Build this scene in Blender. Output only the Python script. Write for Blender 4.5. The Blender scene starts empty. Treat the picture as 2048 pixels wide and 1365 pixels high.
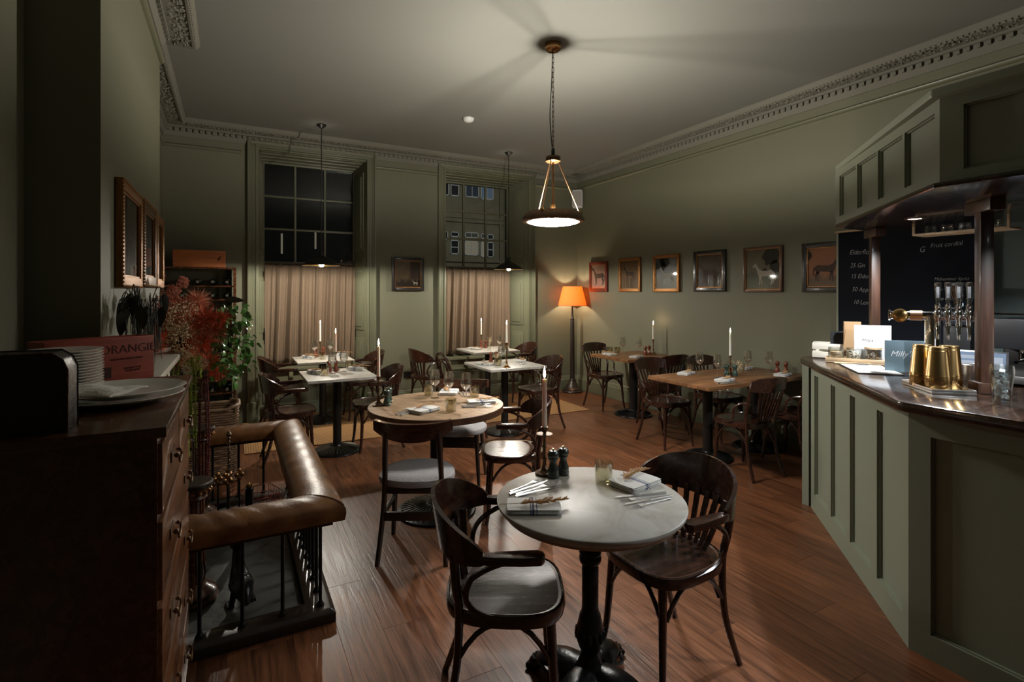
import bpy, bmesh, math, random
from math import sin, cos, pi, radians as R, hypot, atan2
from mathutils import Vector, Matrix
scene = bpy.context.scene
COL = scene.collection
rnd = random.Random(7)

# ---------------------------------------------------------------- camera
cam_d = bpy.data.cameras.new('camera'); cam = bpy.data.objects.new('camera', cam_d); COL.objects.link(cam)
cam.location = (0, 0, 1.55); cam.rotation_euler = (pi/2, 0, -R(28.14))
cam_d.sensor_width = 36; cam_d.lens = 36*1045/2048; cam_d.shift_y = -96.5/2048
cam_d.clip_start = .05; cam_d.clip_end = 100
scene.camera = cam
# ---------------------------------------------------------------- world (night) and exposure
w = bpy.data.worlds.new('night'); scene.world = w; w.use_nodes = True
w.node_tree.nodes['Background'].inputs[0].default_value = (.010, .014, .022, 1)
w.node_tree.nodes['Background'].inputs[1].default_value = .25
scene.view_settings.view_transform = 'Standard'; scene.view_settings.look = 'None'
scene.view_settings.gamma = 1; scene.view_settings.use_curve_mapping = False
scene.view_settings.exposure = -0.15
# ---------------------------------------------------------------- light strengths (all are lamps of the room)
L_DISC = 138.0       # glowing diffuser disc of the big pendant
L_UP = 285.0         # bulb in the dish of the big pendant (watts)
L_CONE = 3100.0     # radiance of the bulbs of the two small pendants
L_SPOT = 125.0       # recessed spots in the bar canopy (watts each)
L_FLOORLAMP = 20.0   # floor lamp bulb (watts)
L_FLAME = .55       # each candle (watts)
WARMW = (1.0, .94, .82); COOLW = (.92, .97, 1.0); AMBER = (1.0, .80, .58); FLAMEC = (1.0, .62, .34)

def point_light(name, loc, watts, col, rad=.03):
    l = bpy.data.lights.new(name, 'POINT'); l.energy = watts; l.color = col; l.shadow_soft_size = rad
    o = bpy.data.objects.new(name, l); o.location = loc; COL.objects.link(o); return o
def spot_light(name, loc, watts, col, angle, blend, rad=.03, up=False):
    l = bpy.data.lights.new(name, 'SPOT'); l.energy = watts; l.color = col; l.shadow_soft_size = rad
    l.spot_size = R(angle); l.spot_blend = blend
    o = bpy.data.objects.new(name, l); o.location = loc
    if up: o.rotation_euler = (pi, 0, 0)
    COL.objects.link(o); return o

# ---------------------------------------------------------------- mesh helpers
class MB:
    def __init__(s): s.v = []; s.f = []
    def add(s, vs, fs):
        n = len(s.v); s.v += [tuple(p) for p in vs]; s.f += [tuple(i+n for i in f) for f in fs]; return s
    def box(s, c, d, rz=0, rx=0, ry=0):
        x, y, z = d[0]/2, d[1]/2, d[2]/2
        M = Matrix.Translation(c) @ Matrix.Rotation(rz, 4, 'Z') @ Matrix.Rotation(ry, 4, 'Y') @ Matrix.Rotation(rx, 4, 'X')
        vs = [M @ Vector(p) for p in ((-x,-y,-z),(x,-y,-z),(x,y,-z),(-x,y,-z),(-x,-y,z),(x,-y,z),(x,y,z),(-x,y,z))]
        return s.add(vs, [(0,3,2,1),(4,5,6,7),(0,1,5,4),(1,2,6,5),(2,3,7,6),(3,0,4,7)])
    def bb(s, x0, x1, y0, y1, z0, z1):
        return s.box(((x0+x1)/2, (y0+y1)/2, (z0+z1)/2), (x1-x0, y1-y0, z1-z0))
    def lathe(s, prof, c=(0,0,0), n=16, axis=None, cap=True):
        vs = []; fs = []
        M = Matrix.Translation(c)
        if axis is not None: M = M @ Vector((0,0,1)).rotation_difference(Vector(axis)).to_matrix().to_4x4()
        for r, z in prof:
            for k in range(n):
                a = 2*pi*k/n; vs.append(M @ Vector((r*cos(a), r*sin(a), z)))
        for i in range(len(prof)-1):
            for k in range(n):
                a = i*n+k; b = i*n+(k+1) % n
                fs.append((a, b, b+n, a+n))
        if cap and prof[0][0] > 1e-5: fs.append(tuple(range(n-1, -1, -1)))
        if cap and prof[-1][0] > 1e-5: fs.append(tuple((len(prof)-1)*n+k for k in range(n)))
        return s.add(vs, fs)
    def tube(s, pts, rad, n=8, closed=False, flat=1.0):
        P = [Vector(p) for p in pts]; m = len(P)
        if not hasattr(rad, '__len__'): rad = [rad]*m
        vs = []; fs = []; up = None
        for i in range(m):
            if closed: t = P[(i+1) % m]-P[i-1]
            else: t = P[min(i+1, m-1)]-P[max(i-1, 0)]
            t.normalize()
            if up is None:
                up = Vector((0,0,1)) if abs(t.z) < .9 else Vector((1,0,0))
            a = (up - t*up.dot(t)).normalized(); up = a; b = t.cross(a)
            for k in range(n):
                q = 2*pi*k/n; vs.append(P[i] + a*cos(q)*rad[i] + b*sin(q)*rad[i]*flat)
        last = m if closed else m-1
        for i in range(last):
            for k in range(n):
                j = (i+1) % m; fs.append((i*n+k, i*n+(k+1) % n, j*n+(k+1) % n, j*n+k))
        if not closed: fs += [tuple(range(n-1,-1,-1)), tuple((m-1)*n+k for k in range(n))]
        return s.add(vs, fs)
    def prism(s, out, z0, z1):
        n = len(out)
        vs = [(x,y,z0) for x,y in out]+[(x,y,z1) for x,y in out]
        fs = [tuple(range(n-1,-1,-1)), tuple(range(n,2*n))]+[(i,(i+1)%n,(i+1)%n+n,i+n) for i in range(n)]
        return s.add(vs, fs)
    def slab(s, rings, zs):
        # stacked outlines (same count): rings of xy lists at zs
        n = len(rings[0]); vs = []; fs = []
        for o, z in zip(rings, zs): vs += [(x,y,z) for x,y in o]
        for i in range(len(rings)-1):
            for k in range(n): fs.append((i*n+k, i*n+(k+1)%n, (i+1)*n+(k+1)%n, (i+1)*n+k))
        fs.append(tuple(range(n-1,-1,-1))); fs.append(tuple((len(rings)-1)*n+k for k in range(n)))
        return s.add(vs, fs)
    def grid(s, nx, ny, fn):
        vs = [fn(i/nx, j/ny) for j in range(ny+1) for i in range(nx+1)]
        fs = [(j*(nx+1)+i, j*(nx+1)+i+1, (j+1)*(nx+1)+i+1, (j+1)*(nx+1)+i) for j in range(ny) for i in range(nx)]
        return s.add(vs, fs)
    def ball(s, c, r, n=8, m=5, sz=1):
        return s.lathe([(r*sin(pi*i/m)+(1e-6 if i in (0,m) else 0), -r*sz*cos(pi*i/m)) for i in range(m+1)], c, n)
    def xform(s, M): s.v = [tuple(M @ Vector(p)) for p in s.v]; return s
    def mesh(s, name, bevel=0, smooth=True):
        me = bpy.data.meshes.new(name); me.from_pydata(s.v, [], s.f)
        bm = bmesh.new(); bm.from_mesh(me)
        if bevel:
            bmesh.ops.bevel(bm, geom=[e for e in bm.edges if e.calc_face_angle(0) > .5], offset=bevel, segments=2, profile=.6, affect='EDGES', clamp_overlap=True)
        bmesh.ops.recalc_face_normals(bm, faces=bm.faces); bm.to_mesh(me); bm.free()
        if smooth:
            me.shade_smooth(); me.set_sharp_from_angle(angle=R(38))
        return me

def obj(name, mb, mat=None, parent=None, loc=(0,0,0), rz=0, bevel=0, smooth=True, **props):
    me = mb if isinstance(mb, bpy.types.Mesh) else mb.mesh(name, bevel, smooth)
    if mat is not None and not me.materials: me.materials.append(mat)
    o = bpy.data.objects.new(name, me); COL.objects.link(o)
    o.location = loc; o.rotation_euler = (0,0,rz)
    if parent is not None: o.parent = parent
    for k, v in props.items(): o[k] = v
    return o
def tag(o, label, cat, group=None):
    o['label'] = label; o['category'] = cat
    if group: o['group'] = group
    return o
def thing(name, label, cat, loc=(0,0,0), rz=0, group=None):
    o = bpy.data.objects.new(name, None); COL.objects.link(o); o.location = loc; o.rotation_euler = (0,0,rz)
    o.empty_display_size = .1
    return tag(o, label, cat, group)
def struct(name, mb, mat, parent=None, **k):
    o = obj(name, mb, mat, parent, **k)
    if parent is None: o['kind'] = 'structure'
    return o
def struct_empty(name, loc=(0,0,0), rz=0):
    o = bpy.data.objects.new(name, None); COL.objects.link(o); o.location = loc; o.rotation_euler = (0,0,rz); o['kind'] = 'structure'; return o
KIDS = {}
def dup(root, loc, rz=None, label=None, group=None):
    r = root.copy(); COL.objects.link(r); r.location = loc
    if rz is not None: r.rotation_euler = (0,0,rz)
    if label: r['label'] = label
    if group: r['group'] = group
    for ch in list(root.children):
        c = ch.copy(); COL.objects.link(c); c.parent = r
        for g in ch.children:
            d = g.copy(); COL.objects.link(d); d.parent = c
    return r
ORD = ['first','second','third','fourth','fifth','sixth','seventh','eighth','ninth','tenth','eleventh','twelfth','thirteenth','fourteenth','fifteenth','sixteenth']
USED = set()
def place(proto, loc, rz, label, group=None):
    "the first time moves the first one built, then copies it"
    if proto.name not in USED:
        USED.add(proto.name); proto.location = loc; proto.rotation_euler = (0,0,rz); proto['label'] = label
        if group: proto['group'] = group
        return proto
    return dup(proto, loc, rz, label, group)
def arc(cx, cy, r, a0, a1, n):
    return [(cx+r*cos(a0+(a1-a0)*i/n), cy+r*sin(a0+(a1-a0)*i/n)) for i in range(n+1)]
def superell(a, b, p, n=32):
    out = []
    for i in range(n):
        t = 2*pi*i/n; c, s = cos(t), sin(t)
        out.append((a*math.copysign(abs(c)**(2/p), c), b*math.copysign(abs(s)**(2/p), s)))
    return out
def smooth_pts(pts, k=4):
    P = [Vector(p) for p in pts]; out = []
    for i in range(len(P)-1):
        p0 = P[max(i-1,0)]; p1 = P[i]; p2 = P[i+1]; p3 = P[min(i+2,len(P)-1)]
        for j in range(k):
            t = j/k
            out.append(.5*((2*p1)+(-p0+p2)*t+(2*p0-5*p1+4*p2-p3)*t*t+(-p0+3*p1-3*p2+p3)*t**3))
    out.append(P[-1]); return out
def lerp_list(a, n):
    m = len(a); out = []
    for i in range(n):
        t = i*(m-1)/(n-1); k = min(int(t), m-2); out.append(a[k]+(a[k+1]-a[k])*(t-k))
    return out

# ---------------------------------------------------------------- materials
def nmat(name):
    m = bpy.data.materials.new(name); m.use_nodes = True; nt = m.node_tree
    return m, nt, nt.nodes, nt.links, nt.nodes['Principled BSDF']
def plain(name, col, rough=.5, metal=0, bump=0, bscale=60, var=0, vscale=8, spec=None, coat=0, sheen=0):
    m, nt, N, Lk, b = nmat(name)
    b.inputs['Base Color'].default_value = (*col, 1); b.inputs['Roughness'].default_value = rough; b.inputs['Metallic'].default_value = metal
    if spec is not None: b.inputs['Specular IOR Level'].default_value = spec
    if coat: b.inputs['Coat Weight'].default_value = coat; b.inputs['Coat Roughness'].default_value = .12
    if sheen: b.inputs['Sheen Weight'].default_value = sheen
    tc = N.new('ShaderNodeTexCoord')
    if var:
        no = N.new('ShaderNodeTexNoise'); no.inputs['Scale'].default_value = vscale; no.inputs['Detail'].default_value = 4
        Lk.new(tc.outputs['Object'], no.inputs['Vector'])
        mx = N.new('ShaderNodeMix'); mx.data_type = 'RGBA'
        mx.inputs[6].default_value = (*[c*(1-var) for c in col], 1); mx.inputs[7].default_value = (*[min(1, c*(1+var)) for c in col], 1)
        Lk.new(no.outputs['Fac'], mx.inputs[0]); Lk.new(mx.outputs[2], b.inputs['Base Color'])
    if bump:
        nb = N.new('ShaderNodeTexNoise'); nb.inputs['Scale'].default_value = bscale; nb.inputs['Detail'].default_value = 3
        Lk.new(tc.outputs['Object'], nb.inputs['Vector'])
        bp = N.new('ShaderNodeBump'); bp.inputs['Strength'].default_value = bump; bp.inputs['Distance'].default_value = .01
        Lk.new(nb.outputs['Fac'], bp.inputs['Height']); Lk.new(bp.outputs['Normal'], b.inputs['Normal'])
    return m
def wood(name, c1, c2, rough=.3, axis='X', scale=6, stretch=14, coat=.0, bump=.15, rand=0, spec=.5):
    m, nt, N, Lk, b = nmat(name)
    tc = N.new('ShaderNodeTexCoord'); mp = N.new('ShaderNodeMapping')
    sc = {'X':(1, stretch, stretch), 'Y':(stretch, 1, stretch), 'Z':(stretch, stretch, 1)}[axis]
    mp.inputs['Scale'].default_value = sc
    Lk.new(tc.outputs['Object'], mp.inputs['Vector'])
    if rand:
        oi = N.new('ShaderNodeObjectInfo'); ml = N.new('ShaderNodeMath'); ml.operation = 'MULTIPLY'; ml.inputs[1].default_value = 40
        cb = N.new('ShaderNodeCombineXYZ'); Lk.new(oi.outputs['Random'], ml.inputs[0])
        for k in range(3): Lk.new(ml.outputs[0], cb.inputs[k])
        Lk.new(cb.outputs[0], mp.inputs['Location'])
    no = N.new('ShaderNodeTexNoise'); no.inputs['Scale'].default_value = scale; no.inputs['Detail'].default_value = 6; no.inputs['Roughness'].default_value = .62; no.inputs['Distortion'].default_value = .6
    Lk.new(mp.outputs['Vector'], no.inputs['Vector'])
    cr = N.new('ShaderNodeValToRGB'); cr.color_ramp.elements[0].position = .34; cr.color_ramp.elements[1].position = .68
    cr.color_ramp.elements[0].color = (*c1, 1); cr.color_ramp.elements[1].color = (*c2, 1)
    Lk.new(no.outputs['Fac'], cr.inputs['Fac'])
    out = cr.outputs['Color']
    if rand:
        mr = N.new('ShaderNodeMapRange'); mr.inputs[3].default_value = 1-rand; mr.inputs[4].default_value = 1+rand
        Lk.new(oi.outputs['Random'], mr.inputs[0])
        vm = N.new('ShaderNodeVectorMath'); vm.operation = 'SCALE'; Lk.new(out, vm.inputs[0]); Lk.new(mr.outputs[0], vm.inputs['Scale']); out = vm.outputs[0]
    Lk.new(out, b.inputs['Base Color'])
    rr = N.new('ShaderNodeMapRange'); rr.inputs[3].default_value = max(.04, rough-.08); rr.inputs[4].default_value = rough+.12
    Lk.new(no.outputs['Fac'], rr.inputs[0]); Lk.new(rr.outputs[0], b.inputs['Roughness'])
    b.inputs['Specular IOR Level'].default_value = spec
    if coat: b.inputs['Coat Weight'].default_value = coat; b.inputs['Coat Roughness'].default_value = .1
    bp = N.new('ShaderNodeBump'); bp.inputs['Strength'].default_value = bump; bp.inputs['Distance'].default_value = .004
    Lk.new(no.outputs['Fac'], bp.inputs['Height']); Lk.new(bp.outputs['Normal'], b.inputs['Normal'])
    return m
def emis(name, col, st):
    m, nt, N, Lk, b = nmat(name); N.remove(b); e = N.new('ShaderNodeEmission'); e.inputs[0].default_value = (*col, 1); e.inputs[1].default_value = st
    Lk.new(e.outputs[0], N['Material Output'].inputs[0]); return m
def glass(name, tint=(1,1,1), refl=.9, rough=.02, base=.06):
    m, nt, N, Lk, b = nmat(name); N.remove(b)
    t = N.new('ShaderNodeBsdfTransparent'); t.inputs[0].default_value = (*tint, 1)
    g = N.new('ShaderNodeBsdfGlossy'); g.inputs['Roughness'].default_value = rough; g.inputs[0].default_value = (refl, refl, refl, 1)
    lw = N.new('ShaderNodeLayerWeight'); lw.inputs[0].default_value = .35
    mr = N.new('ShaderNodeMapRange'); mr.inputs[3].default_value = base; mr.inputs[4].default_value = .75
    Lk.new(lw.outputs['Facing'], mr.inputs[0])
    x = N.new('ShaderNodeMixShader'); Lk.new(mr.outputs[0], x.inputs[0]); Lk.new(t.outputs[0], x.inputs[1]); Lk.new(g.outputs[0], x.inputs[2])
    Lk.new(x.outputs[0], N['Material Output'].inputs[0]); return m

M = {}
M['wall'] = plain('sage_wall_paint', (.145, .145, .095), .62, bump=.05, bscale=220, var=.05, vscale=1.3)
M['trimp'] = plain('sage_trim_paint', (.143, .147, .094), .38, bump=.03, bscale=90)
M['ceil'] = plain('ceiling_paint', (.190, .188, .168), .8, bump=.05, bscale=150, var=.04, vscale=.8)
M['corn'] = plain('cornice_paint', (.165, .160, .128), .8)
M['bent'] = wood('dark_bentwood', (.016, .006, .004), (.048, .016, .008), .24, 'X', 5, 10, coat=.4, bump=.06)
M['seatw'] = wood('chair_seat_veneer', (.070, .028, .013), (.150, .068, .032), .36, 'X', 4, 12, coat=.2, bump=.06, spec=.35)
M['ebon'] = wood('ebonised_wood', (.012, .008, .006), (.03, .018, .012), .3, 'Z', 5, 10, coat=.2, bump=.05)
M['floorw'] = wood('floor_plank_wood', (.066, .022, .009), (.190, .072, .030), .33, 'Y', 3.2, 16, bump=.35, rand=.22)
M['oak'] = wood('oak_tabletop', (.20, .115, .055), (.42, .26, .135), .42, 'X', 3, 12, bump=.25, rand=.12)
M['oaky'] = wood('worn_round_tabletop', (.19, .115, .065), (.42, .28, .165), .42, 'Y', 3, 12, bump=.25, rand=.15)
M['teak'] = wood('warm_table_board', (.115, .048, .018), (.25, .115, .045), .38, 'X', 3, 12, bump=.25, rand=.15)
M['mahog'] = wood('mahogany', (.045, .014, .006), (.13, .045, .018), .25, 'Y', 3, 10, coat=.4, bump=.05)
M['counter'] = wood('bar_counter_wood', (.012, .007, .005), (.050, .023, .013), .16, 'X', 4, 9, coat=.45, bump=.05)
M['post'] = wood('post_wood', (.024, .011, .007), (.070, .030, .017), .35, 'Z', 3, 14, coat=.2, bump=.1)
M['crate'] = wood('red_stained_crate', (.26, .040, .022), (.40, .075, .040), .5, 'X', 4, 10, bump=.15)
M['pine'] = wood('orange_pine', (.36, .10, .030), (.52, .17, .055), .45, 'X', 4, 10, bump=.1)
M['pale'] = wood('pale_wood', (.42, .29, .17), (.62, .46, .29), .5, 'X', 4, 10, bump=.1)
M['whitew'] = wood('whitewashed_wood', (.55, .50, .42), (.72, .67, .58), .6, 'X', 4, 10, bump=.15)
M['gilt'] = plain('gilt_frame', (.30, .14, .045), .40, .7, bump=.4, bscale=70, var=.3, vscale=30)
M['darkgilt'] = plain('dark_gilt', (.13, .07, .03), .4, .5, bump=.4, bscale=70)
M['blackframe'] = plain('black_frame', (.018, .014, .012), .3, coat=.3)
M['redframe'] = plain('red_brown_frame', (.13, .022, .014), .35, coat=.3)
M['brownframe'] = plain('brown_frame', (.075, .028, .014), .35, coat=.3)
M['iron'] = plain('black_cast_iron', (.012, .012, .012), .32, .6, bump=.25, bscale=40)
M['ironrib'] = plain('polished_iron_base', (.16, .14, .105), .36, .8, bump=.2, bscale=50)
M['blackmetal'] = plain('black_metal', (.015, .014, .013), .35, .3)
M['brass'] = plain('aged_brass', (.36, .20, .085), .28, 1)
M['brassb'] = plain('bright_brass', (.75, .48, .18), .2, 1)
M['copper'] = plain('copper_rods', (.62, .36, .20), .3, 1)
M['steel'] = plain('polished_steel', (.58, .57, .55), .34, 1)
M['chrome'] = plain('chrome', (.80, .82, .84), .07, 1)
M['gold'] = plain('gold_shaker_metal', (.62, .40, .17), .22, 1)
M['wax'] = plain('candle_wax', (.88, .82, .72), .45)
M['wax'].node_tree.nodes['Principled BSDF'].inputs['Subsurface Weight'].default_value = .3
M['wick'] = plain('burnt_wick', (.02,.015,.01), .9)
M['flame'] = emis('flame', (1.0, .80, .52), 30)
M['glass'] = glass('clear_glass', (.93,.94,.92), base=.10)
M['wineglass'] = glass('wine_glass', (.95,.95,.94), base=.15, refl=1.0)
M['pane'] = glass('window_pane', (.80,.84,.84), refl=.55, base=.03)
M['picglass'] = glass('picture_glass', (.97,.97,.97), refl=.5, base=.012)
M['tapglass'] = glass('clear_tap_handle', (.80,.82,.84), base=.30, rough=.05)
M['ice'] = plain('cloudy_ice', (.75,.78,.80), .15, coat=.5)
M['water'] = glass('iced_water', (.80,.84,.86), base=.16, rough=.08)
M['napkin'] = None
M['milldark'] = plain('dark_green_mill', (.020, .025, .021), .3, coat=.35, bump=.03)
M['millteal'] = plain('teal_mill', (.028, .058, .045), .28, coat=.6, bump=.03)
M['millred'] = plain('red_wood_mill', (.17, .035, .014), .25, coat=.6, bump=.03)
M['greycloth'] = plain('grey_upholstery', (.30, .285, .285), .85, bump=.6, bscale=260, var=.18, vscale=120, sheen=.3)
M['sprig'] = plain('dried_wheat', (.42, .24, .10), .7)
M['bolt'] = plain('brass_bolt', (.4,.25,.1), .3, 1)
M['slate'] = plain('slate_hearth', (.055, .055, .050), .42, bump=.5, bscale=14, var=.35, vscale=5)
M['grate'] = plain('firebox_black', (.006,.006,.006), .8)
M['plate'] = plain('glazed_china', (.88, .87, .81), .18, coat=.4)
M['whitepaint'] = plain('white_painted_mantel', (.55, .52, .45), .4, bump=.05, bscale=30)
M['boxblack'] = plain('black_leather_case', (.015,.010,.008), .4, bump=.2, bscale=60)
M['sagebar'] = plain('bar_panel_paint', (.215, .235, .175), .42, bump=.05, bscale=150)
M['blackpl'] = plain('black_plastic', (.015,.015,.017), .35)
M['whitepl'] = plain('white_plastic', (.72,.72,.70), .4)
M['conebulb'] = emis('pendant_bulb', WARMW, L_CONE)
M['bulb'] = emis('lamp_bulb', (1.0, .90, .72), 60)
M['lampdisc'] = emis('lamp_diffuser', (1.0, .965, .90), L_DISC)
M['spotdisc'] = emis('spot_glow', (.90, .95, 1.0), 22)
M['rope'] = plain('twisted_iron', (.10,.075,.05), .35, .8)
M['wicker'] = wood('wicker_cane', (.10, .055, .030), (.24, .15, .085), .5, 'X', 12, 3, bump=.3)
M['leaf'] = plain('green_leaf', (.085, .22, .04), .28, var=.4, vscale=20, coat=.2)
M['darkleaf'] = plain('dark_dried_leaf', (.025, .028, .018), .5, var=.3, vscale=20)
M['amar'] = plain('green_amaranth', (.30, .38, .05), .7, var=.35, vscale=60)
M['amarred'] = plain('burgundy_amaranth', (.11, .012, .012), .7, var=.35, vscale=60)
M['plume'] = plain('coral_plume', (.75, .17, .085), .8, var=.35, vscale=40)
M['plumepink'] = plain('pale_pink_plume', (.80, .36, .24), .8, var=.3, vscale=40)
M['blossom'] = plain('beige_blossom', (.80, .60, .38), .8, var=.35, vscale=60)
M['blossomr'] = plain('dusky_red_blossom', (.58, .21, .14), .8, var=.35, vscale=60)
M['petal'] = plain('cream_petal', (.70, .60, .46), .6)
M['bottle'] = plain('dark_bottle_glass', (.008,.012,.008), .08, coat=.5)
M['foil'] = plain('bottle_foil', (.30,.28,.24), .25, .8)
M['stone'] = plain('facade_stone', (.20, .175, .125), .85, bump=.3, bscale=3, var=.3, vscale=2.5)
M['chalk'] = plain('chalk_mark', (.55,.57,.58), .9)
M['ink'] = plain('black_ink', (.012,.008,.008), .6)
M['inkred'] = plain('branded_print', (.05,.008,.008), .7)
M['kraft'] = plain('kraft_paper', (.36,.22,.11), .8, bump=.1, bscale=30)
M['cardw'] = plain('white_card', (.62,.63,.66), .6)
M['cardb'] = plain('blue_grey_card', (.10,.155,.19), .6)
M['redwire'] = plain('red_brown_wire', (.30,.075,.045), .5)
M['greenwall'] = plain('dark_teal_panel', (.10,.13,.12), .5, bump=.05)

def curtain_mat():
    m, nt, N, Lk, b = nmat('linen_curtain')
    tc = N.new('ShaderNodeTexCoord'); mp = N.new('ShaderNodeMapping'); mp.inputs['Scale'].default_value = (260, 260, 26)
    no = N.new('ShaderNodeTexNoise'); no.inputs['Scale'].default_value = 1; Lk.new(tc.outputs['Object'], mp.inputs[0]); Lk.new(mp.outputs[0], no.inputs['Vector'])
    cr = N.new('ShaderNodeValToRGB'); cr.color_ramp.elements[0].color = (.125,.085,.055,1); cr.color_ramp.elements[1].color = (.205,.145,.096,1)
    Lk.new(no.outputs['Fac'], cr.inputs[0]); Lk.new(cr.outputs[0], b.inputs['Base Color']); b.inputs['Roughness'].default_value = .9
    bp = N.new('ShaderNodeBump'); bp.inputs['Strength'].default_value = .3; bp.inputs['Distance'].default_value = .002
    Lk.new(no.outputs['Fac'], bp.inputs['Height']); Lk.new(bp.outputs[0], b.inputs['Normal']); return m
M['curtain'] = curtain_mat()
def rug_mat():
    m, nt, N, Lk, b = nmat('sisal_rug')
    tc = N.new('ShaderNodeTexCoord')
    w1 = N.new('ShaderNodeTexWave'); w1.inputs['Scale'].default_value = 14; w1.bands_direction = 'X'; w1.inputs['Distortion'].default_value = 1.5; w1.inputs['Detail Scale'].default_value = 6
    w2 = N.new('ShaderNodeTexWave'); w2.inputs['Scale'].default_value = 14; w2.bands_direction = 'Y'; w2.inputs['Distortion'].default_value = 1.5; w2.inputs['Detail Scale'].default_value = 6
    Lk.new(tc.outputs['Object'], w1.inputs[0]); Lk.new(tc.outputs['Object'], w2.inputs[0])
    mu = N.new('ShaderNodeMath'); mu.operation = 'MULTIPLY'; Lk.new(w1.outputs['Fac'], mu.inputs[0]); Lk.new(w2.outputs['Fac'], mu.inputs[1])
    cr = N.new('ShaderNodeValToRGB'); cr.color_ramp.elements[0].color = (.25,.125,.045,1); cr.color_ramp.elements[1].color = (.48,.29,.12,1)
    Lk.new(mu.outputs[0], cr.inputs[0]); Lk.new(cr.outputs[0], b.inputs['Base Color']); b.inputs['Roughness'].default_value = .9
    bp = N.new('ShaderNodeBump'); bp.inputs['Strength'].default_value = .8; bp.inputs['Distance'].default_value = .006
    Lk.new(mu.outputs[0], bp.inputs['Height']); Lk.new(bp.outputs[0], b.inputs['Normal']); return m
M['rug'] = rug_mat()
def marble_mat():
    m, nt, N, Lk, b = nmat('white_marble')
    tc = N.new('ShaderNodeTexCoord')
    n1 = N.new('ShaderNodeTexNoise'); n1.inputs['Scale'].default_value = 5; n1.inputs['Detail'].default_value = 8; n1.inputs['Distortion'].default_value = 1.6; n1.inputs['Roughness'].default_value = .6
    Lk.new(tc.outputs['Object'], n1.inputs['Vector'])
    cr = N.new('ShaderNodeValToRGB'); e = cr.color_ramp.elements
    e[0].position = .33; e[0].color = (.34,.31,.265,1); e[1].position = .58; e[1].color = (.46,.445,.41,1)
    Lk.new(n1.outputs['Fac'], cr.inputs[0]); Lk.new(cr.outputs[0], b.inputs['Base Color']); b.inputs['Roughness'].default_value = .42; b.inputs['Specular IOR Level'].default_value = .35
    return m
M['marble'] = marble_mat()
def leather_mat():
    m, nt, N, Lk, b = nmat('tan_leather')
    tc = N.new('ShaderNodeTexCoord')
    n1 = N.new('ShaderNodeTexNoise'); n1.inputs['Scale'].default_value = 9; n1.inputs['Detail'].default_value = 7; Lk.new(tc.outputs['Object'], n1.inputs['Vector'])
    cr = N.new('ShaderNodeValToRGB'); cr.color_ramp.elements[0].position = .3; cr.color_ramp.elements[1].position = .72
    cr.color_ramp.elements[0].color = (.070,.024,.008,1); cr.color_ramp.elements[1].color = (.19,.082,.024,1)
    Lk.new(n1.outputs['Fac'], cr.inputs[0]); Lk.new(cr.outputs[0], b.inputs['Base Color']); b.inputs['Roughness'].default_value = .36
    v = N.new('ShaderNodeTexNoise'); v.inputs['Scale'].default_value = 60; v.inputs['Detail'].default_value = 5; Lk.new(tc.outputs['Object'], v.inputs['Vector'])
    bp = N.new('ShaderNodeBump'); bp.inputs['Strength'].default_value = .35; bp.inputs['Distance'].default_value = .004
    Lk.new(v.outputs['Fac'], bp.inputs['Height']); Lk.new(bp.outputs[0], b.inputs['Normal']); return m
M['leather'] = leather_mat()
def shade_mat():
    m, nt, N, Lk, b = nmat('amber_lampshade'); N.remove(b)
    d = N.new('ShaderNodeBsdfDiffuse'); d.inputs[0].default_value = (.70,.36,.14,1)
    t = N.new('ShaderNodeBsdfTranslucent'); t.inputs[0].default_value = (.80,.34,.10,1)
    x = N.new('ShaderNodeMixShader'); x.inputs[0].default_value = .55
    Lk.new(d.outputs[0], x.inputs[1]); Lk.new(t.outputs[0], x.inputs[2]); Lk.new(x.outputs[0], N['Material Output'].inputs[0]); return m
M['shade'] = shade_mat()
def napkin_mat():
    # white linen; two woven navy bands across the cloth (local x)
    m, nt, N, Lk, b = nmat('striped_linen_napkin')
    tc = N.new('ShaderNodeTexCoord'); sp = N.new('ShaderNodeSeparateXYZ'); Lk.new(tc.outputs['Object'], sp.inputs[0])
    prev = None
    for c, wd in ((-.012,.0022),(-.003,.0040),(.010,.0018)):
        s = N.new('ShaderNodeMath'); s.operation = 'SUBTRACT'; s.inputs[1].default_value = c; Lk.new(sp.outputs['X'], s.inputs[0])
        a = N.new('ShaderNodeMath'); a.operation = 'ABSOLUTE'; Lk.new(s.outputs[0], a.inputs[0])
        l = N.new('ShaderNodeMath'); l.operation = 'LESS_THAN'; l.inputs[1].default_value = wd; Lk.new(a.outputs[0], l.inputs[0])
        if prev is None: prev = l.outputs[0]
        else:
            q = N.new('ShaderNodeMath'); q.operation = 'MAXIMUM'; Lk.new(prev, q.inputs[0]); Lk.new(l.outputs[0], q.inputs[1]); prev = q.outputs[0]
    mx = N.new('ShaderNodeMix'); mx.data_type = 'RGBA'; mx.inputs[6].default_value = (.56,.555,.53,1); mx.inputs[7].default_value = (.06,.08,.16,1)
    Lk.new(prev, mx.inputs[0]); Lk.new(mx.outputs[2], b.inputs['Base Color']); b.inputs['Roughness'].default_value = .85
    no = N.new('ShaderNodeTexNoise'); no.inputs['Scale'].default_value = 400; Lk.new(tc.outputs['Object'], no.inputs['Vector'])
    bp = N.new('ShaderNodeBump'); bp.inputs['Strength'].default_value = .3; bp.inputs['Distance'].default_value = .001
    Lk.new(no.outputs['Fac'], bp.inputs['Height']); Lk.new(bp.outputs[0], b.inputs['Normal']); return m
M['napkin'] = napkin_mat()
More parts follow.
